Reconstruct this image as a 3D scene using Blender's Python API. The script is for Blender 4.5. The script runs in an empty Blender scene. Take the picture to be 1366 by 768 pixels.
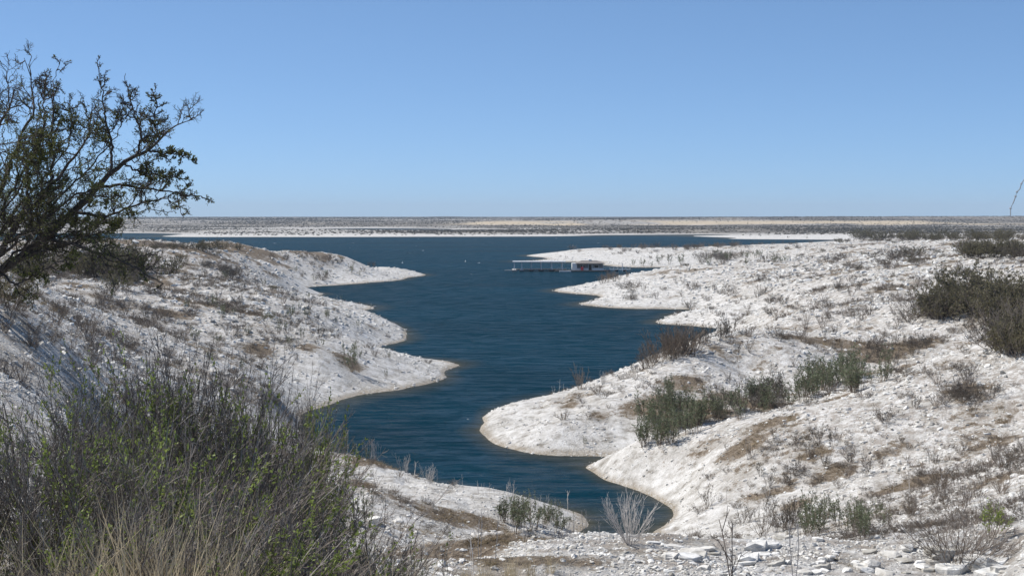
import bpy, bmesh, math, time
import numpy as np
from mathutils import Vector, Matrix

# ------------------------------------------------------------------ camera, world, sun
SC = bpy.context.scene
COL = SC.collection
F, CX, HY, EYE = 1876.0, 683.0, 289.0, 20.0      # focal length in photo pixels, principal column, horizon row, eye height over the lake

cam_d = bpy.data.cameras.new('camera')
cam_d.sensor_width = 36.0
cam_d.lens = F / 1366.0 * 36.0
cam_d.shift_y = (HY - 384.0) / 1366.0
cam_d.clip_start = 0.2
cam_d.clip_end = 60000.0
cam = bpy.data.objects.new('camera', cam_d)
COL.objects.link(cam)
cam.location = (0, 0, EYE)
cam.rotation_euler = (math.pi / 2, 0, 0)
SC.camera = cam

SUN_AZ = math.radians(-70.0)                      # clockwise from +Y (view direction); negative is to the left
SUN_EL = math.radians(49.0)
W = bpy.data.worlds.new("World")
SC.world = W
W.use_nodes = True
nt = W.node_tree
sky = nt.nodes.new('ShaderNodeTexSky')
sky.sky_type = 'NISHITA'
sky.sun_disc = False
sky.sun_elevation = SUN_EL
sky.sun_rotation = SUN_AZ % (2 * math.pi)
sky.altitude = 400.0
sky.air_density = 0.45
sky.dust_density = 0.35
sky.ozone_density = 4.0
gm = nt.nodes.new('ShaderNodeGamma'); gm.inputs['Gamma'].default_value = 0.65      # flatter, deeper blue winter sky
tn = nt.nodes.new('ShaderNodeMix'); tn.data_type = 'RGBA'; tn.blend_type = 'MULTIPLY'; tn.inputs[0].default_value = 1.0
tn.inputs[7].default_value = (0.885, 1.18, 1.45, 1)
nt.links.new(sky.outputs['Color'], gm.inputs['Color']); nt.links.new(gm.outputs['Color'], tn.inputs[6])
nt.links.new(tn.outputs[2], nt.nodes['Background'].inputs['Color'])
nt.nodes['Background'].inputs['Strength'].default_value = 0.145

sd = bpy.data.lights.new('sun', 'SUN')
sd.energy = 4.8
sd.angle = math.radians(0.53)
sd.color = (1.0, 0.95, 0.885)
sun = bpy.data.objects.new('sun', sd)
COL.objects.link(sun)
sun_dir = Vector((math.sin(SUN_AZ) * math.cos(SUN_EL), math.cos(SUN_AZ) * math.cos(SUN_EL), math.sin(SUN_EL)))
sun.rotation_euler = sun_dir.to_track_quat('Z', 'Y').to_euler()
sun.location = (-40, 20, 80)

SC.view_settings.view_transform = 'Standard'
SC.view_settings.look = 'None'
SC.view_settings.gamma = 1.0
SC.view_settings.use_curve_mapping = False
SC.view_settings.exposure = 0.28
SC.cycles.max_bounces = 6
SC.cycles.diffuse_bounces = 3
SC.cycles.volume_bounces = 0

rng = np.random.default_rng(7)

# ------------------------------------------------------------------ small helpers
def sstep(a, b, x):
    t = np.clip((x - a) / (b - a), 0, 1)
    return t * t * (3 - 2 * t)

def _hash(ix, iy, seed):
    h = (ix.astype(np.int64) * 374761393 + iy.astype(np.int64) * 668265263 + seed * 1274126177) & 0xFFFFFFFF
    h = ((h ^ (h >> 13)) * 1103515245) & 0xFFFFFFFF
    h = ((h ^ (h >> 15)) * 2246822519) & 0xFFFFFFFF
    return ((h ^ (h >> 16)) & 0xFFFFFF) / float(0xFFFFFF)

def vnoise(x, y, seed=0):
    ix, iy = np.floor(x), np.floor(y)
    fx, fy = x - ix, y - iy
    fx = fx * fx * (3 - 2 * fx); fy = fy * fy * (3 - 2 * fy)
    a = _hash(ix, iy, seed); b = _hash(ix + 1, iy, seed)
    c = _hash(ix, iy + 1, seed); d = _hash(ix + 1, iy + 1, seed)
    return (a * (1 - fx) + b * fx) * (1 - fy) + (c * (1 - fx) + d * fx) * fy

def fbm(x, y, seed=0, oct=4):
    s, a, n = 0.0, 1.0, 0.0
    for i in range(oct):
        s = s + a * vnoise(x * 2 ** i + 17.3 * i, y * 2 ** i - 9.1 * i, seed + i)
        n += a; a *= 0.5
    return s / n

def new_mesh(name, verts, faces, mats, mat_idx=None, smooth=False):
    """verts (n,3), faces (m,k) constant k, as one mesh datablock"""
    me = bpy.data.meshes.new(name)
    verts = np.asarray(verts, np.float32); faces = np.asarray(faces, np.int32)
    m, k = faces.shape
    me.vertices.add(len(verts)); me.vertices.foreach_set('co', verts.ravel())
    me.loops.add(m * k); me.loops.foreach_set('vertex_index', faces.ravel())
    me.polygons.add(m)
    me.polygons.foreach_set('loop_start', np.arange(0, m * k, k, dtype=np.int32))
    me.polygons.foreach_set('loop_total', np.full(m, k, np.int32))
    for mt in (mats if isinstance(mats, (list, tuple)) else [mats]):
        me.materials.append(mt)
    if mat_idx is not None:
        me.polygons.foreach_set('material_index', np.asarray(mat_idx, np.int32))
    me.polygons.foreach_set('use_smooth', np.full(m, bool(smooth)))
    me.update(calc_edges=True)
    me.validate()
    return me

def link(name, data, parent=None):
    o = bpy.data.objects.new(name, data)
    COL.objects.link(o)
    if parent is not None:
        o.parent = parent
    return o

def tag(o, label=None, cat=None, group=None, kind=None):
    if label: o['label'] = label
    if cat: o['category'] = cat
    if group: o['group'] = group
    if kind: o['kind'] = kind
    return o

# ------------------------------------------------------------------ materials
def mat(name):
    m = bpy.data.materials.new(name)
    m.use_nodes = True
    n = m.node_tree
    b = n.nodes['Principled BSDF']
    b.inputs['Roughness'].default_value = 0.85
    b.inputs['Specular IOR Level'].default_value = 0.25
    return m, n, b

def N(n, typ, **kw):
    x = n.nodes.new(typ)
    for k, v in kw.items():
        setattr(x, k, v)
    return x

def noise_tex(n, scale, detail=4, rough=0.55, vec=None):
    t = N(n, 'ShaderNodeTexNoise')
    t.inputs['Scale'].default_value = scale
    t.inputs['Detail'].default_value = detail
    t.inputs['Roughness'].default_value = rough
    if vec is not None: n.links.new(vec, t.inputs['Vector'])
    return t

def ramp(n, fac, stops):
    r = N(n, 'ShaderNodeValToRGB')
    e = r.color_ramp.elements
    while len(e) < len(stops): e.new(0.5)
    for i, (p, c) in enumerate(stops):
        e[i].position = p
        e[i].color = (c[0], c[1], c[2], 1) if hasattr(c, '__len__') else (c, c, c, 1)
    n.links.new(fac, r.inputs['Fac'])
    return r

def mixc(n, fac, a, b):
    x = N(n, 'ShaderNodeMix', data_type='RGBA')
    for s, v in ((0, fac), (6, a), (7, b)):
        if hasattr(v, 'is_linked'): n.links.new(v, x.inputs[s])
        elif s == 0: x.inputs[0].default_value = v
        else: x.inputs[s].default_value = (v[0], v[1], v[2], 1)
    return x.outputs[2]

def math_n(n, op, a, b=None):
    x = N(n, 'ShaderNodeMath', operation=op)
    for i, v in enumerate((a, b)):
        if v is None: continue
        if hasattr(v, 'is_linked'): n.links.new(v, x.inputs[i])
        else: x.inputs[i].default_value = v
    return x.outputs[0]

def attr(n, name):
    a = N(n, 'ShaderNodeAttribute', attribute_name=name)
    return a.outputs['Fac']

def simple(name, col, var=0.25, scale=3.0, rough=0.8, bump=0.0, spec=0.25, transl=0.0):
    """one tone with grain by position and a per-object shift"""
    m, n, b = mat(name)
    geo = N(n, 'ShaderNodeTexCoord')
    t = noise_tex(n, scale, 4, 0.6, geo.outputs['Object'])
    oi = N(n, 'ShaderNodeObjectInfo')
    lo = tuple(c * (1 - var) for c in col); hi = tuple(min(1, c * (1 + var)) for c in col)
    r = ramp(n, t.outputs['Fac'], [(0.3, lo), (0.7, hi)])
    hv = N(n, 'ShaderNodeHueSaturation')
    n.links.new(r.outputs['Color'], hv.inputs['Color'])
    v = math_n(n, 'MULTIPLY_ADD', oi.outputs['Random'], 0.35)
    n.nodes[-1].inputs[2].default_value = 0.82
    n.links.new(v, hv.inputs['Value'])
    n.links.new(hv.outputs['Color'], b.inputs['Base Color'])
    b.inputs['Roughness'].default_value = rough
    b.inputs['Specular IOR Level'].default_value = spec
    if bump:
        bp = N(n, 'ShaderNodeBump'); bp.inputs['Strength'].default_value = bump
        bp.inputs['Distance'].default_value = 0.02
        n.links.new(t.outputs['Fac'], bp.inputs['Height']); n.links.new(bp.outputs['Normal'], b.inputs['Normal'])
    if transl:
        tr = N(n, 'ShaderNodeBsdfTranslucent'); n.links.new(hv.outputs['Color'], tr.inputs['Color'])
        mx = N(n, 'ShaderNodeMixShader'); mx.inputs[0].default_value = transl
        n.links.new(b.outputs[0], mx.inputs[1]); n.links.new(tr.outputs[0], mx.inputs[2])
        n.links.new(mx.outputs[0], n.nodes['Material Output'].inputs['Surface'])
    return m

def ground_material():
    m, n, b = mat('limestone_ground')
    pos = N(n, 'ShaderNodeNewGeometry').outputs['Position']
    big = noise_tex(n, 0.12, 5, 0.6, pos)
    mid = noise_tex(n, 0.9, 6, 0.65, pos)
    fine = noise_tex(n, 7.0, 6, 0.7, pos)
    stone = ramp(n, mid.outputs['Fac'], [(0.32, (0.25, 0.23, 0.20)), (0.45, (0.52, 0.505, 0.475)), (0.60, (0.70, 0.69, 0.665))]).outputs['Color']
    stone = mixc(n, math_n(n, 'MULTIPLY', ramp(n, big.outputs['Fac'], [(0.5, 0.0), (0.72, 1.0)]).outputs['Color'], 0.35), stone, (0.45, 0.42, 0.36))
    speck = ramp(n, fine.outputs['Fac'], [(0.36, 1.0), (0.46, 0.0)]).outputs['Color']
    stone = mixc(n, math_n(n, 'MULTIPLY', speck, 0.5), stone, (0.25, 0.23, 0.20))
    film = noise_tex(n, 1.7, 8, 0.78, pos)
    ff = math_n(n, 'MULTIPLY', ramp(n, film.outputs['Fac'], [(0.465, 0.0), (0.57, 1.0)]).outputs['Color'], math_n(n, 'MULTIPLY', attr(n, 'high'), 0.78))
    stone = mixc(n, ff, stone, (0.29, 0.25, 0.21))
    grassn = ramp(n, fine.outputs['Fac'], [(0.3, (0.080, 0.062, 0.045)), (0.5, (0.17, 0.135, 0.098)), (0.68, (0.34, 0.29, 0.23))]).outputs['Color']
    g = attr(n, 'grass')
    gf = math_n(n, 'ADD', g, math_n(n, 'MULTIPLY', math_n(n, 'SUBTRACT', mid.outputs['Fac'], 0.5), 2.0))
    gf = math_n(n, 'ADD', gf, math_n(n, 'MULTIPLY', math_n(n, 'SUBTRACT', fine.outputs['Fac'], 0.5), 1.2))
    gf = math_n(n, 'ADD', gf, math_n(n, 'MULTIPLY', math_n(n, 'SUBTRACT', big.outputs['Fac'], 0.5), 0.8))
    gf = ramp(n, gf, [(0.42, 0.0), (0.68, 1.0)]).outputs['Color']
    c = mixc(n, gf, stone, grassn)
    # far country: scrub, pale cliffs
    far = noise_tex(n, 0.02, 6, 0.7, pos)
    scrubc = ramp(n, far.outputs['Fac'], [(0.36, (0.095, 0.088, 0.078)), (0.52, (0.155, 0.140, 0.120)), (0.68, (0.36, 0.32, 0.26))]).outputs['Color']
    scrubc = mixc(n, math_n(n, 'MULTIPLY', attr(n, 'upland'), 0.75), scrubc, (0.085, 0.080, 0.076))      # dense brush on the high ground
    c = mixc(n, attr(n, 'scrub'), c, scrubc)
    c = mixc(n, attr(n, 'cliff'), c, mixc(n, far.outputs['Fac'], (0.30, 0.24, 0.16), (0.62, 0.52, 0.38)))
    # wet, algae-stained rim at the waterline
    c = mixc(n, math_n(n, 'MULTIPLY', attr(n, 'rim'), ramp(n, fine.outputs['Fac'], [(0.40, 0.15), (0.56, 0.95)]).outputs['Color']), c, (0.25, 0.20, 0.135))
    n.links.new(c, b.inputs['Base Color'])
    b.inputs['Roughness'].default_value = 0.95
    b.inputs['Specular IOR Level'].default_value = 0.1
    vor = N(n, 'ShaderNodeTexVoronoi', feature='DISTANCE_TO_EDGE'); vor.inputs['Scale'].default_value = 1.8
    wv = N(n, 'ShaderNodeVectorMath', operation='ADD')
    sc = N(n, 'ShaderNodeVectorMath', operation='SCALE'); sc.inputs['Scale'].default_value = 1.2
    n.links.new(mid.outputs['Color'], sc.inputs[0]); n.links.new(pos, wv.inputs[0]); n.links.new(sc.outputs[0], wv.inputs[1])
    n.links.new(wv.outputs[0], vor.inputs['Vector'])
    crack = ramp(n, vor.outputs['Distance'], [(0.0, 0.0), (0.12, 1.0)]).outputs['Color']
    hgt = math_n(n, 'ADD', math_n(n, 'MULTIPLY', crack, math_n(n, 'MULTIPLY', ramp(n, big.outputs['Fac'], [(0.45, 0.0), (0.62, 1.0)]).outputs['Color'], 0.35)), math_n(n, 'MULTIPLY', fine.outputs['Fac'], 0.9))
    hgt = math_n(n, 'ADD', hgt, mid.outputs['Fac'])
    bp = N(n, 'ShaderNodeBump'); bp.inputs['Strength'].default_value = 0.9; bp.inputs['Distance'].default_value = 0.16
    n.links.new(hgt, bp.inputs['Height']); n.links.new(bp.outputs['Normal'], b.inputs['Normal'])
    return m

def rock_material():
    m, n, b = mat('limestone_rock')
    pos = N(n, 'ShaderNodeNewGeometry').outputs['Position']
    oi = N(n, 'ShaderNodeObjectInfo')
    t = noise_tex(n, 5.0, 6, 0.65, pos)
    t2 = noise_tex(n, 26.0, 4, 0.6, pos)
    c = ramp(n, t.outputs['Fac'], [(0.28, (0.40, 0.385, 0.35)), (0.45, (0.60, 0.59, 0.56)), (0.65, (0.77, 0.765, 0.74))]).outputs['Color']
    rr = ramp(n, oi.outputs['Random'], [(0.0, (0.62, 0.60, 0.56)), (0.35, (0.90, 0.88, 0.85)), (0.6, (1, 1, 1)), (1.0, (1.06, 1.05, 1.03))]).outputs['Color']
    mx = N(n, 'ShaderNodeMix', data_type='RGBA', blend_type='MULTIPLY')
    mx.inputs[0].default_value = 1.0
    n.links.new(c, mx.inputs[6]); n.links.new(rr, mx.inputs[7])
    n.links.new(mx.outputs[2], b.inputs['Base Color'])
    b.inputs['Roughness'].default_value = 0.95
    b.inputs['Specular IOR Level'].default_value = 0.1
    bp = N(n, 'ShaderNodeBump'); bp.inputs['Strength'].default_value = 0.8; bp.inputs['Distance'].default_value = 0.03
    n.links.new(math_n(n, 'ADD', t.outputs['Fac'], math_n(n, 'MULTIPLY', t2.outputs['Fac'], 0.4)), bp.inputs['Height'])
    n.links.new(bp.outputs['Normal'], b.inputs['Normal'])
    return m

def water_material():
    m, n, b = mat('lake_water')
    pos = N(n, 'ShaderNodeNewGeometry').outputs['Position']
    d = attr(n, 'depth')
    mp = N(n, 'ShaderNodeMapping'); mp.inputs['Scale'].default_value = (0.28, 1.0, 1.0); mp.inputs['Rotation'].default_value = (0, 0, 0.12)
    n.links.new(pos, mp.inputs['Vector'])
    w1 = noise_tex(n, 0.42, 5, 0.62, mp.outputs['Vector'])
    w2 = noise_tex(n, 2.6, 4, 0.6, mp.outputs['Vector'])
    gust = noise_tex(n, 0.018, 4, 0.6, mp.outputs['Vector'])
    deep = mixc(n, ramp(n, gust.outputs['Fac'], [(0.35, 0.0), (0.65, 1.0)]).outputs['Color'], (0.003, 0.022, 0.036), (0.004, 0.034, 0.057))
    c = mixc(n, ramp(n, d, [(0.0, 0.0), (0.2, 0.45), (1.0, 1.0)]).outputs['Color'], (0.062, 0.06, 0.045), deep)
    # wind foam flecks
    fm = N(n, 'ShaderNodeMapping'); fm.inputs['Scale'].default_value = (0.16, 0.05, 1.0)
    n.links.new(pos, fm.inputs['Vector'])
    f1 = noise_tex(n, 1.0, 3, 0.6, fm.outputs['Vector'])
    ff = math_n(n, 'MULTIPLY', ramp(n, f1.outputs['Fac'], [(0.715, 0.0), (0.74, 1.0)]).outputs['Color'], attr(n, 'open'))
    c = mixc(n, ff, c, (0.75, 0.78, 0.8))
    n.links.new(c, b.inputs['Base Color'])
    b.inputs['Roughness'].default_value = 0.16
    b.inputs['IOR'].default_value = 1.333
    b.inputs['Specular IOR Level'].default_value = 0.14
    h = math_n(n, 'ADD', math_n(n, 'MULTIPLY', w1.outputs['Fac'], 1.6), math_n(n, 'MULTIPLY', w2.outputs['Fac'], 0.28))
    bp = N(n, 'ShaderNodeBump'); bp.inputs['Strength'].default_value = 1.0; bp.inputs['Distance'].default_value = 0.9
    n.links.new(h, bp.inputs['Height']); n.links.new(bp.outputs['Normal'], b.inputs['Normal'])
    b.inputs['Specular IOR Level'].default_value = 0.0
    gm2 = N(n, 'ShaderNodeMapping'); gm2.inputs['Scale'].default_value = (0.30, 1.0, 1.0); gm2.inputs['Rotation'].default_value = (0, 0, 0.08)
    n.links.new(pos, gm2.inputs['Vector'])
    g2 = noise_tex(n, 0.55, 8, 0.74, gm2.outputs['Vector'])
    gf2 = ramp(n, g2.outputs['Fac'], [(0.40, 0.02), (0.5, 0.36), (0.60, 1.0)]).outputs['Color']       # wind patches and ripple contrast painted into the share of mirrored sky
    gl = N(n, 'ShaderNodeBsdfGlossy'); gl.inputs['Roughness'].default_value = 0.12
    fr = N(n, 'ShaderNodeFresnel'); fr.inputs['IOR'].default_value = 1.333
    n.links.new(bp.outputs['Normal'], gl.inputs['Normal']); n.links.new(bp.outputs['Normal'], fr.inputs['Normal'])
    fac = math_n(n, 'MINIMUM', math_n(n, 'MULTIPLY', math_n(n, 'POWER', fr.outputs[0], 1.6), math_n(n, 'MULTIPLY', gf2, 0.24)), 0.18)     # wave faces hide one another: rough water mirrors little
    mx = N(n, 'ShaderNodeMixShader')
    n.links.new(fac, mx.inputs[0]); n.links.new(b.outputs[0], mx.inputs[1]); n.links.new(gl.outputs[0], mx.inputs[2])
    n.links.new(mx.outputs[0], n.nodes['Material Output'].inputs['Surface'])
    return m

M_GROUND = ground_material()
M_ROCK = rock_material()
M_WATER = water_material()
M_TWIG = simple('grey_twig', (0.19, 0.16, 0.135), 0.35, 9.0)
M_TWIGPALE = simple('bleached_twig', (0.50, 0.47, 0.44), 0.2, 9.0)
M_TWIGDEAD = simple('dead_twig', (0.30, 0.27, 0.24), 0.3, 9.0)
M_TWIGDARK = simple('dark_twig', (0.075, 0.062, 0.052), 0.3, 9.0)
M_BARK = simple('mesquite_bark', (0.085, 0.072, 0.062), 0.4, 14.0, bump=0.6)
M_TWIGBROWN = simple('brown_twig', (0.19, 0.15, 0.115), 0.3, 9.0)
M_LEAF = simple('green_leaf', (0.24, 0.295, 0.075), 0.35, 5.0, rough=0.6, transl=0.35)
M_LEAFWILLOW = simple('willow_leaf', (0.155, 0.180, 0.105), 0.3, 4.0, rough=0.6, transl=0.3)
M_LEAFOLIVE = simple('olive_leaf', (0.165, 0.150, 0.085), 0.35, 1.2, rough=0.7, transl=0.3)
M_LEAFGREY = simple('grey_leaf', (0.105, 0.095, 0.075), 0.3, 1.5, rough=0.8, transl=0.1)
M_LEAFTREE = simple('mesquite_leaf', (0.15, 0.165, 0.048), 0.4, 2.0, rough=0.6, transl=0.3)
M_GRASS = simple('dry_grass', (0.33, 0.26, 0.16), 0.3, 4.0, rough=0.8, transl=0.2)
M_STRAW = simple('straw', (0.50, 0.42, 0.28), 0.25, 4.0, rough=0.8, transl=0.2)
M_GRASSDULL = simple('dull_grass', (0.21, 0.165, 0.105), 0.3, 4.0, rough=0.8, transl=0.2)
M_SCRUBFAR = simple('far_scrub_leaf', (0.120, 0.108, 0.085), 0.3, 0.5, rough=0.9)

# ------------------------------------------------------------------ terrain: height control points
# each row: column, row of a photo point and its height over the lake -> a true place on the ground
CP = []
def P(px, py, z):
    Y = F * (EYE - z) / (py - HY); CP.append(((px - CX) / F * Y, Y, z))
def D(px, Y, z):
    CP.append(((px - CX) / F * Y, Y, z))
def Q(px, py, Y):
    P(px, py, EYE - (py - HY) / F * Y)
def S(*pts):
    for px, py in pts: P(px, py, 0.0)

# ground round the viewpoint and the terrace in front
for a in [(683, 2, 18.4), (0, 4, 18.3), (1366, 4, 18.0), (683, 6, 17.9), (100, 10, 17.6), (300, 10, 17.0), (100, 16, 17.2), (0, 20, 17.8),
          (0, 33, 17.8), (100, 30, 15.9), (100, 45, 14.2), (100, 62, 13.2), (150, 30, 14.9), (150, 50, 12.4), (150, 70, 10.9), (200, 30, 14.0), (60, 40, 15.6), (200, 50, 11.8), (200, 80, 8.9), (300, 20, 15.6), (300, 35, 12.4), (300, 55, 8.8), (300, 70, 6.5), (300, 87, 5.0),
          (480, 28, 11.4), (480, 45, 7.5), (640, 30, 11.5), (640, 45, 6.8), (839, 32, 10.5), (839, 45, 6.3), (839, 65, 2.2), (839, 80, 0.2),
          (839, 88, -0.6), (780, 80, 0.3), (1000, 34, 10.3), (1000, 50, 6.3), (1180, 36, 9.9), (1000, 66, 3.7), (720, 62, 2.9), (900, 78, 1.3)]: D(*a)
for a in [(500, 745, 15.3), (640, 716, 14.9), (839, 718, 14.6), (1000, 722, 14.2), (1180, 724, 13.8), (1366, 685, 14.2), (850, 768, 15.6),
          (1200, 768, 15.2), (600, 768, 16.0), (1366, 740, 15.2)]: P(*a)
# left plateau and slope
for a in [(20, 415, 34), (60, 430, 60), (100, 450, 86), (150, 470, 106), (200, 480, 130), (150, 430, 142), (100, 400, 152), (60, 400, 110), (50, 480, 56), (100, 370, 200), (100, 345, 290), (0, 360, 145),
          (0, 335, 250), (0, 325, 350), (200, 430, 165), (200, 390, 215), (200, 360, 300), (200, 340, 410), (300, 380, 232), (300, 430, 172), (300, 500, 136),
          (300, 560, 113), (300, 350, 330), (350, 400, 212), (350, 460, 166), (350, 520, 141), (350, 490, 153), (400, 430, 190), (420, 470, 165), (450, 420, 225), (400, 400, 245)]: Q(*a)
for a in [(440, 365, 2.5), (500, 360, 2.5), (350, 375, 5.0), (380, 365, 4.2), (350, 350, 8.2), (380, 388, 3.0)]: P(*a)
# first spit (far left)
for a in [(300, 331, 10.2), (220, 327, 11.0), (380, 333, 9.5), (460, 341, 7.4), (520, 354, 3.0)]: P(*a)
S((568, 366), (540, 372), (480, 378), (400, 384.5), (385, 387.5), (440, 381))
for a in [(460, 490, 0), (380, 505, 0), (300, 520, 0), (220, 560, 0), (100, 560, 0.5), (0, 560, 0), (300, 440, 6.5), (530, 500, 0),
          (420, 385, -1), (480, 375, -2), (440, 380, -1.6)]: D(*a)
# second and third lobes
for a in [(400, 391, 2.8), (433, 396, 2.4), (470, 411, 2.2), (505, 421, 1.8), (530, 433, 1.0)]: P(*a)
S((541, 441), (543, 449), (541, 454), (516, 460), (500, 465))
for a in [(400, 345, 0), (433, 335, 0), (470, 292, 0), (505, 272, 0), (530, 256, 0)]: D(*a)
for a in [(493, 465, 0.5), (520, 468, 0.9), (561, 478.5, 0.8), (590, 484, 0.4), (500, 490, 1.9), (450, 500, 1.8), (400, 520, 1.3), (400, 490, 2.6), (480, 515, 0.5)]: P(*a)
S((611, 489), (597, 502), (561, 513), (516, 523), (448, 535), (407, 550), (398, 558), (395, 567))
for a in [(561, 198, 0), (520, 203, 0), (590, 196, 0), (560, 215, -1.5)]: D(*a)
# fourth lobe (near left)
for a in [(402, 584, 1.0), (448, 602, 2.0), (489, 608, 2.0), (530, 627, 1.5), (597, 646, 1.0), (670, 655, 0.8), (724, 669, 0.5), (765, 683, 0.25),
          (480, 650, 4.3), (560, 690, 3.0), (650, 690, 1.7), (700, 700, 1.1), (560, 660, 2.6)]: P(*a)
for a in [(400, 95, 2.8), (400, 85, 4.0), (430, 80, 4.2), (360, 100, 3.5), (400, 105, 1.9), (385, 118, 1.1), (340, 88, 4.0), (440, 95, 2.6), (440, 65, 5.6), (480, 70, 5.2), (380, 70, 5.9)]: D(*a)
for a in [(372, 560, 1.3), (372, 530, 2.6), (360, 590, 2.9)]: P(*a)
S((785, 694), (783, 703), (772, 712))
for a in [(402, 128, 0), (448, 116, 0), (489, 113, 0), (530, 108, 0), (597, 104, 0), (670, 100.5, 0), (724, 97.5, 0), (450, 127, -1.5), (430, 122, -0.3), (430, 133, -1.0), (430, 142, -0.6), (415, 132, -0.7), (413, 139, -0.35), (450, 135, -1.2), (450, 142, -0.7), (480, 150, -0.7)]: D(*a)
# near right lobe
S((898, 687), (894, 676), (867, 660), (830, 647), (794, 631), (781, 624), (889, 701), (870, 711))
P(800, 615, 0.8)
for a in [(840, 603, 108), (900, 588, 106), (960, 574, 104), (1084, 541, 102), (1175, 512, 102), (1241, 487, 104), (1291, 462, 106), (1366, 445, 108), (1100, 640, 87),
          (1200, 600, 88), (1300, 560, 90), (1366, 560, 88), (1366, 650, 66), (1100, 700, 75), (960, 660, 90), (950, 620, 97), (1250, 680, 68), (1200, 700, 66)]: Q(*a)
for a in [(840, 116, 0.1), (820, 118, 0), (900, 116, 0.9), (960, 117, 1.8), (1084, 119, 3.6), (1175, 122, 5.1), (1241, 124, 6.5), (1200, 50, 6.8), (1366, 45, 9.6)]: D(*a)
# second right lobe
S((812, 608), (776, 607), (731, 606.5), (685, 599), (654, 588), (640, 571), (642, 557), (655, 549))
for a in [(685, 538.5, 0.6), (731, 527, 1.6), (790, 513, 3.0), (844, 502, 4.0), (894, 488, 5.0), (957, 465, 5.9), (1000, 440, 6.5), (740, 570, 1.6),
          (860, 540, 2.8), (1000, 500, 3.5), (1050, 470, 5.6), (1050, 440, 6.6), (1050, 420, 6.6), (1050, 400, 6.7),
          (1050, 380, 6.9), (1050, 360, 6.5), (1050, 345, 5.5), (1050, 335, 5.5), (1050, 327, 4.0)]: P(*a)
for a in [(1100, 440, 172), (1100, 480, 150), (1200, 430, 164), (1200, 400, 195), (1200, 350, 290), (1290, 400, 172), (1366, 400, 168), (1250, 330, 420),
          (1100, 400, 212), (1100, 360, 310), (1100, 335, 490), (1366, 345, 250), (1366, 360, 215), (1366, 330, 330)]: Q(*a)
for a in [(685, 149.5, 0), (731, 156, 0), (790, 164, 0), (844, 172, 0), (894, 183, 0), (957, 208, 0), (930, 238, -1.5), (850, 200, -2), (740, 170, -2)]: D(*a)
for a in [(700, 570, 1.1), (670, 575, 0.55), (665, 558, 0.6), (720, 552, 1.4), (690, 553, 0.95)]: P(*a)
# third right lobe
S((975, 440), (893, 433), (930, 435), (969, 437.5), (872, 429.5), (925, 412.5))
for a in [(904, 417, 0.9), (960, 425, 1.5), (960, 408, 2.3), (1000, 420, 4.0), (1000, 400, 4.0), (1000, 380, 5.0)]: P(*a)
D(904, 290, 0); D(880, 280, -0.6); D(880, 300, -1)
# fourth right lobe
S((764, 391.5), (798, 394), (772, 404.5), (798, 409), (851, 412), (903, 412.5), (741, 385.5))
for a in [(788, 377, 1.5), (809, 375, 2.0), (824, 370, 3.0), (851, 363, 4.0), (877, 360, 4.0), (940, 358, 4.0), (1000, 356.5, 4.0), (830, 390, 1.7),
          (900, 390, 2.5), (900, 375, 3.5)]: P(*a)
for a in [(788, 415, 0), (824, 430, 0), (877, 480, 0), (940, 490, 0), (1000, 500, 0.3), (900, 520, -1)]: D(*a)
# fifth right lobe behind the dock
S((690, 349), (703, 341.5), (740, 349.5), (803, 349.5), (800, 352.5), (824, 356), (877, 356.5), (950, 355.7), (1005, 355))
for a in [(732, 337, 1.4), (758, 333.5, 2.0), (798, 331.5, 2.5), (864, 330.5, 3.5), (930, 329.5, 4.0), (1000, 326.5, 5.0), (1100, 322, 6.0),
          (800, 342, 1.6), (880, 345, 2.0), (960, 343, 2.5)]: P(*a)
for a in [(732, 760, 0), (758, 800, 0), (798, 850, 0), (864, 860, 0), (930, 880, 0), (1000, 930, 0), (1100, 980, 0), (1000, 1100, -1), (1090, 1120, -0.8), (740, 575, -2)]: D(*a)
S((967, 318.4), (1000, 319), (1060, 319.3), (1119, 319.8))
for a in [(1000, 314, 1.5), (1150, 318, 3.0), (1366, 320, 11.0), (1366, 315, 6.0), (1250, 315, 4.5), (1250, 320, 8.0), (1180, 322, 8.0)]: P(*a)
# far shore
S((217, 315.4), (250, 316), (350, 316), (450, 316), (550, 315.7), (650, 315.5), (750, 315), (800, 313.5), (850, 313.2), (900, 312.8), (950, 312.7), (972, 313.6),
  (150, 310.8), (200, 311), (245, 312.5), (100, 311), (0, 311), (460, 305.8), (600, 305.5), (530, 304.6), (530, 306.8))
D(180, 1520, -1); D(100, 1300, -2); D(530, 2300, -0.6)
for a in [(300, 311, 1.5), (300, 307, 3.0), (530, 310, 2.0), (530, 308, 1.8), (700, 309, 2.5), (400, 309, 2.0), (860, 308, 2.5), (960, 308, 2.5)]: P(*a)
for px in (0, 150, 300, 450, 560):
    for Y, z in ((2900, 4.5), (3400, 8.0), (4500, 13.0), (7000, 17.2), (14000, 18.9)): D(px, Y, z + 0.6 * math.sin(px * 0.03 + Y))
for px, top in ((650, 9.5), (690, 11.5), (740, 7.0), (785, 12.5), (830, 11.0)):
    for Y, z in ((2500, 2.5), (2750, 3.0), (3000, top), (3500, top), (4300, 12.0), (7000, 17.6), (14000, 18.9)): D(px, Y, z)
for px, top in ((880, 15.5), (930, 17.4), (1000, 18.3), (1060, 18.9), (1110, 18.2), (1170, 15.8), (1230, 18.4), (1300, 19.0), (1366, 17.6), (1450, 17.5)):
    for Y, z in ((2000, 2.8), (2600, 3.0), (2800, 3.8), (3000, 9.5), (3300, top), (4300, top + .6), (7000, 17.8), (14000, 18.9)): D(px, Y, z)
D(590, 7000, 22.5); D(560, 7000, 19.5); D(620, 7000, 19.5); D(400, 7000, 19.2); D(250, 7000, 19.4)
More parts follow.
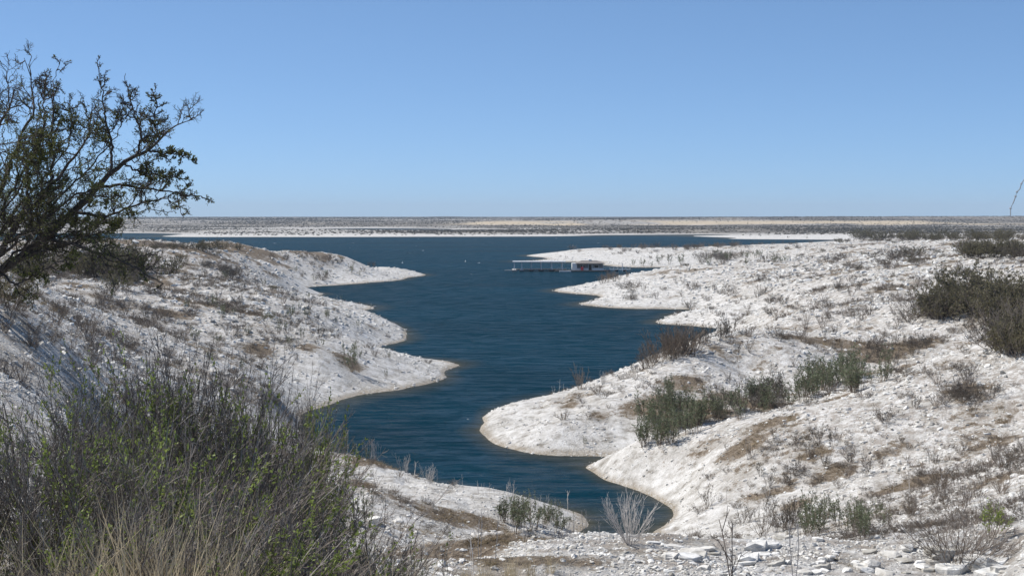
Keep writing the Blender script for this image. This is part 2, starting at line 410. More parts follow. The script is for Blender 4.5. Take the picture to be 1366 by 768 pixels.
# open water
for a in [(620, 440, -3), (640, 360, -3), (650, 300, -3), (680, 250, -3), (720, 210, -2.5), (640, 180, -2), (560, 150, -2), (600, 125, -1.6), (720, 112, -1.2),
          (500, 140, -1.8), (620, 140, -1.8), (660, 117, -1.0), (840, 98, -0.7), (800, 260, -2.5), (600, 600, -4), (300, 800, -4), (450, 800, -5), (600, 800, -5), (100, 800, -4),
          (500, 1100, -5), (700, 1000, -5), (850, 1100, -4), (300, 1100, -4), (0, 900, -4), (620, 520, -4), (560, 620, -4), (650, 680, -3.5), (580, 400, -2.5),
          (580, 300, -2.2), (770, 235, -2.5), (820, 280, -2), (700, 400, -3), (800, 330 - 45, -2), (750, 340, -2.2), (700, 480, -3), (840, 512, -1.4)]: D(*a)
for a in [(850, 1340, -2), (910, 1340, -2), (950, 1320, -1), (900, 1240, -2), (945, 1220, -1.5), (960, 1130, -1.5)]: D(*a)
# outside the frame
for s in (-0.55, 0.55):
    for r, z in ((3, 18), (10, 17.6), (30, 17.0), (80, 16.0), (200, 15.5), (500, 13), (1200, 8), (2500, 8), (5000, 16), (14000, 19)):
        if s < 0 and 450 < r < 1300: z = 6
        CP.append((r * math.sin(s), r * math.cos(s), z))
CP = np.array(CP)

def to_uv(x, y):
    return np.arctan2(x, y), np.log(np.maximum(np.hypot(x, y), 0.4))

def tps_fit():
    u, v = to_uv(CP[:, 0], CP[:, 1])
    n = len(u)
    r2 = (u[:, None] - u[None]) ** 2 + (v[:, None] - v[None]) ** 2
    K = 0.5 * r2 * np.log(r2 + 1e-12)
    K[np.arange(n), np.arange(n)] += 2e-5
    Pm = np.stack([np.ones(n), u, v], 1)
    A = np.zeros((n + 3, n + 3)); A[:n, :n] = K; A[:n, n:] = Pm; A[n:, :n] = Pm.T
    return u, v, np.linalg.solve(A, np.concatenate([CP[:, 2], np.zeros(3)]))

CU, CV, CW = tps_fit()
GU = np.linspace(-0.56, 0.56, 380); GV = np.linspace(math.log(0.4), math.log(16000), 520)
def tps_eval(u, v):
    out = np.empty(len(u))
    n = len(CU)
    for i in range(0, len(u), 8000):
        uu, vv = u[i:i + 8000], v[i:i + 8000]
        r2 = (uu[:, None] - CU[None]) ** 2 + (vv[:, None] - CV[None]) ** 2
        out[i:i + 8000] = (0.5 * r2 * np.log(r2 + 1e-12)) @ CW[:n] + CW[n] + CW[n + 1] * uu + CW[n + 2] * vv
    return out
_uu, _vv = np.meshgrid(GU, GV)
GZ = np.clip(tps_eval(_uu.ravel(), _vv.ravel()).reshape(_uu.shape), -6, 27)

def bilin(ax, ay, Z, x, y):
    i = np.clip(np.searchsorted(ax, x) - 1, 0, len(ax) - 2); j = np.clip(np.searchsorted(ay, y) - 1, 0, len(ay) - 2)
    fx = np.clip((x - ax[i]) / (ax[i + 1] - ax[i]), 0, 1); fy = np.clip((y - ay[j]) / (ay[j + 1] - ay[j]), 0, 1)
    return (Z[j, i] * (1 - fx) + Z[j, i + 1] * fx) * (1 - fy) + (Z[j + 1, i] * (1 - fx) + Z[j + 1, i + 1] * fx) * fy

def base_z(x, y):
    u, v = to_uv(x, y)
    return bilin(GU, GV, GZ, np.clip(u, -0.55, 0.55), v)

def full_z(x, y):
    z = base_z(x, y)
    r = np.hypot(x, y)
    w = sstep(0.1, 2.5, z)
    near = 1 - sstep(500, 1500, r)
    z = z + w * near * ((fbm(x / 22, y / 22, 3) - .5) * 0.8 * sstep(20, 80, r) + (fbm(x / 5, y / 5, 9) - .5) * 0.42)
    # bedded limestone: low ledges following the contours
    st = 0.48
    q = (z + (fbm(x / 9, y / 9, 21, 3) - .5) * 1.0) / st
    fr = q - np.floor(q)
    led = (np.clip((fr - 0.62) / 0.38, 0, 1) ** 0.8 - fr) * st
    e = 0.02 * r + 0.3
    slope = np.hypot(base_z(x + e, y) - base_z(x - e, y), base_z(x, y + e) - base_z(x, y - e)) / (2 * e)
    z = z + led * w * near * 1.0 * (1 - sstep(0.12, 0.34, slope)) * sstep(0.35, 0.6, fbm(x / 30, y / 30, 33, 3) + 0.12)
    z = z + w * near * (fbm(x / 1.3, y / 1.3, 51, 3) - .5) * 0.22
    shore = (1 - w) * (fbm(x / 3.5, y / 3.5, 77, 3) - .5) * 0.22 * near
    z = z + shore
    farw = sstep(1500, 2500, r) * sstep(0.5, 3, z)
    z = z + farw * (fbm(x / 350, y / 350, 5, 5) - .5) * 4.0 * (1 - 0.6 * sstep(5000, 9000, r))
    return z, fr

th_d = np.linspace(-0.375, 0.375, 640)
th_c = np.linspace(0.375, math.pi, 60)[1:]
TH = np.concatenate([-th_c[::-1], th_d, th_c])
LR = [math.log(0.6)]
while LR[-1] < math.log(15000):
    r = math.exp(LR[-1])
    LR.append(LR[-1] + (0.06 if r < 9 else 0.0078 if r < 130 else 0.0062 if r < 800 else 0.013))
LR = np.array(LR)
tt, ll = np.meshgrid(TH, LR)
TX = np.exp(ll) * np.sin(tt); TY = np.exp(ll) * np.cos(tt)
TZ, TFR = full_z(TX.ravel(), TY.ravel())
TZ = TZ.reshape(TX.shape); TFR = TFR.reshape(TX.shape)

def ground(x, y):
    x = np.asarray(x, float); y = np.asarray(y, float)
    u, v = to_uv(x, y)
    return bilin(TH, LR, TZ, u, v)

def hit(px, py):
    """the first place on the ground or lake along the line of sight to a photo point"""
    Y = np.exp(np.linspace(math.log(3), math.log(9000), 6000))
    X = (px - CX) / F * Y
    zr = EYE - (py - HY) / F * Y
    g = np.maximum(ground(X, Y), 0.0)
    k = np.argmax(zr <= g)
    if zr[k] > g[k]: k = len(Y) - 1
    return float(X[k]), float(Y[k]), float(g[k])

# masks on the ground
R_ = np.hypot(TX, TY)
grass = sstep(0.54, 0.70, fbm(TX / 6, TY / 6, 101, 4)) * 0.5 + 0.30 * ((TFR > 0.50) & (TFR < 0.78)) * sstep(3, 8, TZ) * sstep(0.35, 0.6, fbm(TX / 14, TY / 14, 107, 3))
plate = sstep(12.5, 15.0, TZ)
grass = grass + 0.26 * plate * sstep(25, 60, R_) + 0.12 * sstep(200, 350, R_) * sstep(2, 6, TZ)
grass = grass + 0.13 * sstep(140, 260, R_) * sstep(6.5, 9, TZ)
grass = grass - 0.25 * (1 - sstep(0.6, 2.2, TZ))
def patch(px, py, rx, ry, a=0.8):
    global grass
    x, y, z = hit(px, py)
    grass = grass + a * np.exp(-(((TX - x) / (rx * .62)) ** 2 + ((TY - y) / (ry * .7)) ** 2) ** 1.5)
for p in [(478, 648, 2.6, 5.0), (500, 617, 3.5, 3.0), (345, 468, 4.0, 4.5), (410, 462, 3, 3), (465, 482, 4, 4), (640, 690, 3, 2.5), (500, 595, 3, 3), (455, 590, 3, 2.5),
          (870, 535, 3.5, 4), (905, 565, 3.5, 2.5), (955, 553, 3.5, 2.5), (850, 548, 3.5, 4), (1005, 540, 3.5, 2.5), (900, 512, 3.5, 4), (970, 528, 3.5, 4), (930, 540, 4, 3), (1045, 527, 3, 2), (800, 556, 2, 3), (760, 540, 2, 3), (1010, 665, 2.2, 2), (1060, 675, 2, 2),
          (985, 600, 2.5, 2), (1040, 560, 3, 1.6), (1120, 530, 3, 1.6), (1290, 520, 3, 3.5), (1110, 630, 3, 2.2), (1190, 600, 3, 2.2), (1240, 640, 3, 2.5), (1090, 605, 2, 1.2), (1330, 640, 3, 2.5), (1330, 590, 3, 2), (1180, 655, 3, 2),
          (300, 332, 26, 9), (230, 329, 26, 9), (400, 335, 16, 7), (340, 332, 20, 7), (1230, 458, 4, 4), (1150, 470, 6, 6), (1080, 452, 8, 4), (1190, 470, 5, 4), (1300, 318, 40, 40), (1240, 345, 14, 16),
          (200, 375, 7, 6), (100, 380, 5, 5), (90, 422, 4, 4), (300, 412, 12, 5), (230, 420, 6, 4), (620, 740, 2.2, 1.2), (720, 745, 2, .7), (650, 705, 6, 2)]:
    patch(*p)
grass = np.clip(grass + 0.12 * (fbm(TX / 2.2, TY / 2.2, 131, 3) - .42) * 2, 0, 0.92)
scrub = sstep(1350, 1700, R_) * (0.38 + 0.62 * sstep(0.35, 1.5, TZ + (fbm(TX / 120, TY / 120, 61, 4) - .5) * 3.0)) * (0.45 + 0.55 * sstep(0.36, 0.52, fbm(TX / 260, TY / 420, 66, 4)))
dz = np.gradient(TZ, axis=0) / np.maximum(np.gradient(R_, axis=0), 1e-6)
cliff = sstep(0.012, 0.028, dz) * sstep(2400, 2700, R_) * (1 - sstep(4000, 5000, R_)) * (1 - sstep(9, 13, TZ)) * sstep(0.3, 0.5, fbm(TX / 200, TY / 200, 88, 3))
rim = (1 - sstep(0.10, 0.38, TZ)) * (1 - sstep(500, 1000, R_))

nr, nc = TX.shape
idx = np.arange(nr * nc).reshape(nr, nc)
quads = np.stack([idx[:-1, :-1], idx[:-1, 1:], idx[1:, 1:], idx[1:, :-1]], -1).reshape(-1, 4)[:, ::-1]
me = new_mesh('ground', np.stack([TX, TY, TZ], -1).reshape(-1, 3), quads, M_GROUND, smooth=True)
for nm, arr in (('grass', grass), ('scrub', scrub), ('cliff', cliff), ('rim', rim), ('upland', sstep(2400, 3600, R_) * sstep(9, 13, TZ) * sstep(0.30, 0.50, fbm(TX / 500, TY / 900, 171, 4))), ('high', 0.22 + 0.78 * sstep(1.5, 6.0, TZ + (fbm(TX / 25, TY / 25, 141, 3) - .5) * 4))):
    a = me.attributes.new(nm, 'FLOAT', 'POINT'); a.data.foreach_set('value', arr.ravel().astype(np.float32))
terrain = tag(link('ground', me), kind='structure')

# the lake, one level sheet knowing the depth below it
ws = np.concatenate([np.arange(0, 59, 4), np.arange(59, 59 + 640, 2), np.arange(59 + 640, len(TH), 4), [len(TH) - 1]])
wr = np.arange(np.searchsorted(LR, math.log(45)), len(LR), 2)
wx, wy, wz = TX[np.ix_(wr, ws)], TY[np.ix_(wr, ws)], TZ[np.ix_(wr, ws)]
nr2, nc2 = wx.shape
idx = np.arange(nr2 * nc2).reshape(nr2, nc2)
wq = np.stack([idx[:-1, :-1], idx[:-1, 1:], idx[1:, 1:], idx[1:, :-1]], -1).reshape(-1, 4)[:, ::-1]
keep = (wz < 0.6).ravel()[wq].any(1)
me = new_mesh('lake_water', np.stack([wx, wy, np.zeros_like(wx)], -1).reshape(-1, 3), wq[keep], M_WATER, smooth=True)
a = me.attributes.new('depth', 'FLOAT', 'POINT'); a.data.foreach_set('value', np.clip(-wz, 0, 10).ravel().astype(np.float32))
a = me.attributes.new('open', 'FLOAT', 'POINT'); a.data.foreach_set('value', (sstep(330, 620, np.hypot(wx, wy)) * sstep(0.8, 2, -wz)).ravel().astype(np.float32))
water = tag(link('lake_water', me), kind='structure')
# ------------------------------------------------------------------ scattering of uncountable pieces (one object each)
def scatter(name, pos, rot, scl, protos, label, idx=None):
    """one object: points carrying a turn, a size and a pick among a few small meshes"""
    n = len(pos)
    me = bpy.data.meshes.new(name)
    me.vertices.add(n); me.vertices.foreach_set('co', np.asarray(pos, np.float32).ravel())
    for nm, arr in (('rot', rot), ('scl', scl)):
        a = me.attributes.new(nm, 'FLOAT_VECTOR', 'POINT'); a.data.foreach_set('vector', np.asarray(arr, np.float32).ravel())
    if idx is None: idx = rng.integers(0, len(protos), n)
    a = me.attributes.new('pick', 'INT', 'POINT'); a.data.foreach_set('value', np.asarray(idx, np.int32))
    o = tag(link(name, me), label=label, kind='stuff')
    pc = bpy.data.collections.new(name + '_pieces')
    for k, pm in enumerate(protos):
        pc.objects.link(bpy.data.objects.new(f'{name}_piece_{k:02d}', pm))
    g = bpy.data.node_groups.new(name, 'GeometryNodeTree')
    g.interface.new_socket('Geometry', in_out='INPUT', socket_type='NodeSocketGeometry')
    g.interface.new_socket('Geometry', in_out='OUTPUT', socket_type='NodeSocketGeometry')
    gi, go = g.nodes.new('NodeGroupInput'), g.nodes.new('NodeGroupOutput')
    ci = g.nodes.new('GeometryNodeCollectionInfo')
    ci.inputs['Collection'].default_value = pc
    ci.inputs['Separate Children'].default_value = True
    ci.inputs['Reset Children'].default_value = True
    ip = g.nodes.new('GeometryNodeInstanceOnPoints')
    ip.inputs['Pick Instance'].default_value = True
    def na(nm, t):
        q = g.nodes.new('GeometryNodeInputNamedAttribute'); q.data_type = t; q.inputs['Name'].default_value = nm
        return q.outputs['Attribute']
    g.links.new(gi.outputs[0], ip.inputs['Points'])
    g.links.new(ci.outputs[0], ip.inputs['Instance'])
    g.links.new(na('pick', 'INT'), ip.inputs['Instance Index'])
    e2r = g.nodes.new('FunctionNodeEulerToRotation')
    g.links.new(na('rot', 'FLOAT_VECTOR'), e2r.inputs[0]); g.links.new(e2r.outputs[0], ip.inputs['Rotation'])
    g.links.new(na('scl', 'FLOAT_VECTOR'), ip.inputs['Scale'])
    g.links.new(ip.outputs[0], go.inputs[0])
    md = o.modifiers.new('scatter', 'NODES'); md.node_group = g
    return o

# ------------------------------------------------------------------ rocks
def rock_mesh(seed, sub=2, flat=0.55, cuts=7, depth=(0.55, 0.9), rough=0.06):
    r = np.random.default_rng(seed)
    bm = bmesh.new()
    bmesh.ops.create_icosphere(bm, subdivisions=sub, radius=0.5)
    v = np.array([x.co[:] for x in bm.verts]); f = np.array([[q.index for q in p.verts] for p in bm.faces])
    bm.free()
    v *= np.array([1.0, r.uniform(0.6, 0.95), 1.0])
    for k in range(cuts):
        n = r.normal(size=3); n /= np.linalg.norm(n)
        if k < 1: n = np.array([0, 0, 1.0]) + r.normal(size=3) * 0.12; n /= np.linalg.norm(n)
        d = r.uniform(*depth) * 0.5
        over = np.maximum(v @ n - d, 0)
        v -= over[:, None] * n * 0.96
    v += r.normal(size=v.shape) * rough * 0.5 * (0.5 if sub < 3 else 0.18)
    if sub >= 3:
        v += ((fbm(v[:, 0] * 5 + seed, v[:, 1] * 5 + v[:, 2] * 3, seed) - .5) * 0.12)[:, None] * v
    v[:, 2] *= flat
    return new_mesh('limestone_rock', v, f, M_ROCK)

ROCKS = [rock_mesh(k, 1, fl) for k, fl in enumerate((0.45, 0.6, 0.75, 0.35, 0.55, 0.8, 0.4, 0.65))]
BIGROCKS = [rock_mesh(40 + k, 3, fl, 16, (0.40, 0.78)) for k, fl in enumerate((0.65, 0.8, 0.5, 0.7, 0.6, 0.9))]

def slab_mesh(seed, thick):
    r = np.random.default_rng(seed)
    n = int(r.integers(7, 11)); a = np.sort((np.arange(n) + r.uniform(-.3, .3, n)) * 2 * np.pi / n)
    q = r.uniform(0.36, 0.55, n); oval = r.uniform(0.55, 0.9)
    bm = bmesh.new(); rings = []
    for zz, k, jz in ((-0.5, 0.97, 0), (0.28, 1.0, .06), (0.5, 0.90, .10)):
        rings.append([bm.verts.new((math.cos(a[i]) * q[i] * k + r.normal(0, .012), math.sin(a[i]) * q[i] * oval * k + r.normal(0, .012), (zz + r.normal(0, jz)) * thick)) for i in range(n)])
    for A, B in zip(rings, rings[1:]):
        for i in range(n): bm.faces.new((A[i], A[(i + 1) % n], B[(i + 1) % n], B[i]))
    c = bm.verts.new((0, 0, 0.5 * thick))
    for i in range(n): bm.faces.new((rings[2][i], rings[2][(i + 1) % n], c))
    bm.faces.new(rings[0][::-1])
    me = bpy.data.meshes.new('limestone_slab'); bm.to_mesh(me); bm.free(); me.materials.append(M_ROCK)
    return me
SLABS = [slab_mesh(60 + k, th) for k, th in enumerate((0.28, 0.36, 0.22, 0.42, 0.32, 0.5))]

def sample_ground(n, u0=-0.40, u1=0.40, r0=11.0, r1=420.0):
    u = rng.uniform(u0, u1, n); v = rng.uniform(math.log(r0), math.log(r1), n)
    return np.exp(v) * np.sin(u), np.exp(v) * np.cos(u)

def gattr(arr, x, y):
    u, v = to_uv(x, y)
    return bilin(TH, LR, arr, u, v)

def rubble():
    x, y = sample_ground(300000, r1=700.0)
    z = ground(x, y); r = np.hypot(x, y); g = gattr(grass, x, y)
    clump = fbm(x / 2.5, y / 2.5, 301, 3)
    ok = (z > -0.22) & (rng.random(len(x)) < np.clip(0.25 + 2.6 * (clump - 0.38), 0.08, 1)) & (rng.random(len(x)) > np.clip(g * 1.15 - 0.15, 0, 0.72))
    x, y, z, r = x[ok], y[ok], z[ok], r[ok]
    n = len(x)
    base = np.maximum(0.042, 0.0018 * np.minimum(r, 400))
    s = base * np.clip(rng.lognormal(0.0, 0.55, n), 0.4, 3.2)
    s = np.minimum(s, 1.6) * (0.62 + 0.38 * sstep(1.5, 6, z))
    rot = np.stack([rng.normal(0, 0.28, n), rng.normal(0, 0.28, n), rng.uniform(0, 6.28, n)], 1)
    scl = np.stack([s * rng.uniform(0.8, 1.5, n), s, s * rng.uniform(0.7, 1.4, n)], 1)
    scatter('limestone_rubble', np.stack([x, y, z], 1), rot, scl, ROCKS, 'white broken limestone rubble strewn over both banks of the lake')
rubble()

def put_rock(name, me, x, y, s, label, group, rz=None, flat=1.0, sink=0.12, tilt=0.12):
    o = link(name, me)
    o.location = (x, y, float(ground(x, y)) + s * flat * (0.2 - sink))
    o.rotation_euler = (rng.normal(0, tilt), rng.normal(0, tilt), rng.uniform(0, 6.28) if rz is None else rz)
    o.scale = (s, s * rng.uniform(0.75, 1.1), s * flat)
    tag(o, label, 'rock', group)
    return o

# single blocks that stand out, by column and row of their foot in the photograph, width in its pixels
for px, py, w, fl, lab in [
        (1187, 741, 30, 0.9, 'pale angular limestone block at the head of the broken ledge by the leafless grey bush'),
        (1210, 735, 30, 1.0, 'grey wedge shaped boulder leaning on the broken ledge beside the leafless grey bush'),
        (1160, 757, 44, 0.9, 'broad rounded limestone boulder above a dark gap in the broken ledge'),
        (1205, 748, 26, 0.8, 'small squared block wedged below the grey wedge shaped boulder'),
        (1132, 762, 26, 0.8, 'white cobble lying left of the broad boulder in the broken ledge'),
        (1232, 757, 40, 0.6, 'flat slab tipped against the broken ledge under the leafless grey bush'),
        (1180, 766, 40, 0.7, 'low pale boulder at the lower edge of the broken ledge')]:
    x, y, z = hit(px, py)
    put_rock('limestone_boulder', BIGROCKS[int(rng.integers(6))], x, y, w / F * y, lab, 'blocks of the broken ledge', flat=fl)
def ledge(poly_list, name, lab, grp):
    for px, py, w, fl, rz in poly_list:
        x, y, z = hit(px, py)
        put_rock(name, SLABS[int(rng.integers(6))] if fl < 0.4 or rng.random() < 0.45 else BIGROCKS[int(rng.integers(6))], x, y, w / F * y, lab, grp, flat=max(fl, 0.55), rz=rz, tilt=0.07)
ledge([(rng.uniform(1085, 1255), rng.uniform(728, 770), rng.uniform(12, 30), rng.uniform(0.5, 0.95), None) for _ in range(26)], 'limestone_boulder', 'limestone block heaped in the broken ledge at lower right', 'heaped blocks of the broken ledge')
ledge([(rng.uniform(1250, 1366), rng.uniform(735, 770), rng.uniform(28, 60), rng.uniform(0.18, 0.3), rng.normal(0, .2)) for _ in range(12)], 'bedded_rock', 'thin bedded limestone slab in the lower right corner', 'thin slabs in the lower right corner')
ledge([(rng.uniform(860, 1100), rng.uniform(724, 768), rng.uniform(18, 46), rng.uniform(0.15, 0.28), rng.normal(0, .25)) for _ in range(22)], 'bedded_rock', 'flat white limestone slab on the rock shelf in front of the cove', 'flat slabs on the rock shelf before the cove')
for px, py, w, fl, lab in [
        (476, 700, 26, 0.9, 'rounded pale boulder nearest the big thorn brush on the near left lobe'),
        (501, 697, 28, 0.9, 'grey tilted boulder with a dark gap on its right side on the near left lobe'),
        (530, 697, 32, 0.85, 'bright white rounded boulder at the right end of the row on the near left lobe'),
        (514, 618, 13, 0.8, 'small white boulder at the water edge among dead saplings on the near left lobe')]:
    x, y, z = hit(px, py)
    put_rock('limestone_boulder', BIGROCKS[int(rng.integers(6))], x, y, w / F * y, lab, 'boulders on the near left lobe', flat=fl)

def loose_rocks():
    n = 0
    for k in range(4000):
        if n >= 200: break
        u = rng.uniform(-0.12, 0.37); r = math.exp(rng.uniform(math.log(15.5), math.log(60)))
        x, y = r * math.sin(u), r * math.cos(u)
        if float(gattr(grass, np.array(x), np.array(y))) > 0.5: continue
        px = CX + x / y * F; py = HY + (EYE - float(ground(x, y))) / y * F
        if not (0 < px < 1366 and py < 770): continue
        terr = r < 28
        right = px > 900
        s = (7 + rng.gamma(1.3, 3.2)) / F * y
        if terr:
            a = ('limestone slab lying among others on the bare rock shelf in front', 'slabs on the rock shelf in front')
        elif right:
            a = ('limestone block lying loose on the steep right hillside', 'blocks on the right hillside')
        else: continue
        put_rock('limestone_rock', SLABS[int(rng.integers(6))] if rng.random() < 0.6 else BIGROCKS[int(rng.integers(6))], x, y, s, a[0], a[1], flat=rng.uniform(0.6, 1.0))
        n += 1
loose_rocks()

# ------------------------------------------------------------------ branching growth (vectorised)
def unit(a):
    return a / np.maximum(np.linalg.norm(a, axis=-1, keepdims=True), 1e-9)

def walk(start, d, length, K, wob, trop, r, zig=0.0):
    """polylines (n,K,3) from a start, wandering and bending towards the vertical"""
    n = len(start)
    P_ = np.empty((n, K, 3)); P_[:, 0] = start
    d = unit(d); st = (length / (K - 1))[:, None]
    for k in range(1, K):
        d = unit(d + r.normal(size=(n, 3)) * wob + np.array([0, 0, trop]))
        dd = d
        if zig:
            dd = unit(d + r.normal(size=(n, 3)) * zig)
        P_[:, k] = P_[:, k - 1] + dd * st
    return P_

def spawn(P_, count, t0, t1, ang, lratio, K, wob, trop, r, taper=0.5, zig=0.0):
    n, Kp, _ = P_.shape
    idx = np.repeat(np.arange(n), count)
    t = r.uniform(t0, t1, len(idx))
    ft = t * (Kp - 1); i = np.clip(ft.astype(int), 0, Kp - 2); fr = (ft - i)[:, None]
    a, b = P_[idx, i], P_[idx, i + 1]
    start = a * (1 - fr) + b * fr
    tan = unit(b - a)
    perp = unit(np.cross(tan, r.normal(size=tan.shape)))
    an = np.radians(r.normal(ang, ang * 0.25, len(idx)))[:, None]
    d = tan * np.cos(an) + perp * np.sin(an)
    L = np.linalg.norm(np.diff(P_, axis=1), axis=2).sum(1)[idx] * lratio * (1 - taper * t) * r.uniform(0.55, 1.25, len(idx))
    return walk(start, d, L, K, wob, trop, r, zig), t, idx

def tubes(P_, r0, r1, sides=3):
    """(verts, quads) for a batch of tapered polylines"""
    n, K, _ = P_.shape
    r0 = np.broadcast_to(np.asarray(r0, float), (n,)); r1 = np.broadcast_to(np.asarray(r1, float), (n,))
    T = np.gradient(P_, axis=1); T = unit(T)
    ref = np.where(np.abs(T[..., 2:3]) > 0.9, np.array([1.0, 0, 0]), np.array([0, 0, 1.0]))
    U = unit(np.cross(T, ref)); V = np.cross(T, U)
    s = np.linspace(0, 1, K)[None]
    R = r0[:, None] * (1 - s) + r1[:, None] * s
    an = np.arange(sides) * 2 * np.pi / sides
    ring = U[:, :, None] * np.cos(an)[:, None] + V[:, :, None] * np.sin(an)[:, None]
    v = (P_[:, :, None] + ring * R[:, :, None, None]).reshape(-1, 3)
    base = (np.arange(n) * K * sides)[:, None, None] + (np.arange(K - 1) * sides)[None, :, None]
    j = np.arange(sides)[None, None]; j2 = (j + 1) % sides
    q = np.stack([base + j, base + j2, base + sides + j2, base + sides + j], -1).reshape(-1, 4)
    return v, q

def leaves(pos, d, L, Wd, r):
    """pointed leaf blades, one quad each"""
    n = len(pos)
    L = L * r.uniform(0.6, 1.3, n)[:, None]; Wd = Wd * r.uniform(0.7, 1.2, n)[:, None]
    d = unit(d + r.normal(size=(n, 3)) * 0.55)
    sd = unit(np.cross(d, r.normal(size=(n, 3))))
    v = np.stack([pos, pos + d * L * 0.5 + sd * Wd * .5, pos + d * L, pos + d * L * 0.5 - sd * Wd * .5], 1).reshape(-1, 3)
    return v, np.arange(4 * n).reshape(n, 4)

def leaf_on(P_, per, t0, L, Wd, r, frac=1.0):
    n, K, _ = P_.shape
    if frac < 1:
        P_ = P_[r.random(n) < frac]; n = len(P_)
    idx = np.repeat(np.arange(n), per)
    t = r.uniform(t0, 1, len(idx)); ft = t * (K - 1); i = np.clip(ft.astype(int), 0, K - 2); fr = (ft - i)[:, None]
    p = P_[idx, i] * (1 - fr) + P_[idx, i + 1] * fr
    d = unit(P_[idx, i + 1] - P_[idx, i]) + r.normal(size=p.shape) * 0.6
    return leaves(p, d, L, Wd, r)

def join(*vq):
    vs, qs, off = [], [], 0
    for v, q in vq:
        vs.append(v); qs.append(q + off); off += len(v)
    return np.concatenate(vs), np.concatenate(qs)

def stems_from_base(n, H, spread, foot, r, K=6, wob=0.12, trop=0.08, hvar=(0.6, 1.05)):
    a = r.uniform(0, 2 * np.pi, n); q = np.sqrt(r.random(n)) * foot
    st = np.stack([np.cos(a) * q, np.sin(a) * q, np.full(n, -0.03 * H)], 1)
    tl = np.radians(spread) * np.sqrt(r.random(n))
    az = a + r.normal(0, 0.6, n)
    d = np.stack([np.sin(tl) * np.cos(az), np.sin(tl) * np.sin(az), np.cos(tl)], 1)
    return walk(st, d, H * r.uniform(*hvar, n), K, wob, trop, r)

class Kind:
    """a plant pattern: woody mesh, leaf mesh, both also joined for small copies"""
    def __init__(self, wood, leaf, mw, ml, wname='stems', lname='foliage'):
        self.wname, self.lname = wname, lname
        self.wood = new_mesh(wname, *wood, mw)
        self.leaf = new_mesh(lname, *leaf, ml) if leaf is not None else None
        if leaf is not None:
            v, q = join(wood, leaf)
            self.both = new_mesh('plant', v, q, [mw, ml], np.r_[np.zeros(len(wood[1]), int), np.ones(len(leaf[1]), int)])
        else: self.both = self.wood

def sapling(seed, n=7, H=1.0, spread=22, L=0.085, Wd=0.026, mw=None, ml=None, per=5, rad=0.008):
    r = np.random.default_rng(seed)
    s = stems_from_base(n, H, spread, 0.12 * H, r, 6, 0.07, 0.06)
    t, _, _ = spawn(s, 5, 0.25, 0.95, 32, 0.34, 4, 0.1, 0.08, r)
    wood = join(tubes(s, rad, rad * .4), tubes(t, rad * .5, rad * .25))
    leaf = join(leaf_on(t, per, 0.15, L, Wd, r), leaf_on(s, per + 3, 0.35, L, Wd, r))
    return Kind(wood, leaf, mw or M_TWIGBROWN, ml or M_LEAFWILLOW)

def bare(seed, n=14, H=1.0, spread=35, mw=None, sub=4, sub2=3, rad=0.009, foot=0.1, ang=28, leafy=0):
    r = np.random.default_rng(seed)
    s = stems_from_base(n, H, spread, foot * H, r, 7, 0.09, 0.05)
    t, _, _ = spawn(s, sub, 0.25, 0.95, ang, 0.42, 5, 0.12, 0.06, r)
    w = [tubes(s, rad, rad * .45), tubes(t, rad * .55, rad * .3)]
    u = t
    if sub2:
        u, _, _ = spawn(t, sub2, 0.2, 0.95, ang, 0.5, 4, 0.14, 0.04, r)
        w.append(tubes(u, rad * .35, rad * .22))
    leaf = leaf_on(u, leafy, 0.2, 0.03, 0.014, r, 0.8) if leafy else None
    return Kind(join(*w), leaf, mw or M_TWIG, M_LEAFGREY)

def dense(seed, n=34, H=1.0, spread=62, mw=None, ml=None, per=5, L=0.05, Wd=0.028, frac=0.9, foot=0.28, rad=0.009):
    r = np.random.default_rng(seed)
    s = stems_from_base(n, H, spread, foot * H, r, 6, 0.12, 0.10, (0.65, 1.1))
    t, _, _ = spawn(s, 6, 0.2, 0.97, 38, 0.42, 4, 0.15, 0.06, r)
    u, _, _ = spawn(t, 3, 0.2, 0.95, 40, 0.5, 3, 0.15, 0.03, r)
    wood = join(tubes(s, rad, rad * .4), tubes(t, rad * .5, rad * .3), tubes(u, rad * .32, rad * .2))
    leaf = leaf_on(u, per, 0.1, L, Wd, r, frac)
    return Kind(wood, leaf, mw or M_TWIG, ml or M_LEAFOLIVE)

SAPL = [sapling(100 + k, 7 + k, 1.0, 18 + 5 * k) for k in range(4)]
SAPLGREY = [sapling(120 + k, 8 + k, 1.0, 24 + 4 * k, 0.06, 0.02, M_TWIG, M_LEAFGREY, 5) for k in range(3)]
SAPLGREEN = [sapling(130 + k, 9 + k, 1.0, 26 + 4 * k, 0.075, 0.026, M_TWIGBROWN, M_LEAF, 7) for k in range(2)]
BARE = [bare(140 + k, 12 + 3 * k, 1.0, 30 + 6 * k) for k in range(3)]
BAREPALE = [bare(150 + k, 11 + 4 * k, 1.0, 26 + 8 * k, M_TWIGPALE, 3, 2, 0.008) for k in range(3)]
BAREBROWN = [bare(160 + k, 18, 1.0, 42, M_TWIGBROWN, 5, 3, 0.009, 0.16, 30, 1) for k in range(3)]
STICK = [bare(170 + k, 1 + k % 2, 1.0, 9, M_TWIGPALE, 3, 0, 0.012, 0.03, 30) for k in range(4)]
GREYB = [dense(180 + k, 30, 1.0, 66, M_TWIG, M_LEAFGREY, 3, 0.04, 0.02, 0.7) for k in range(2)]
THICK = [dense(190 + k, 34, 1.0, 55 + 6 * k) for k in range(3)]
THICKDARK = [dense(200 + k, 34, 1.0, 60, M_TWIGDARK, M_LEAFOLIVE, 4, 0.05, 0.028, 0.8) for k in range(2)]

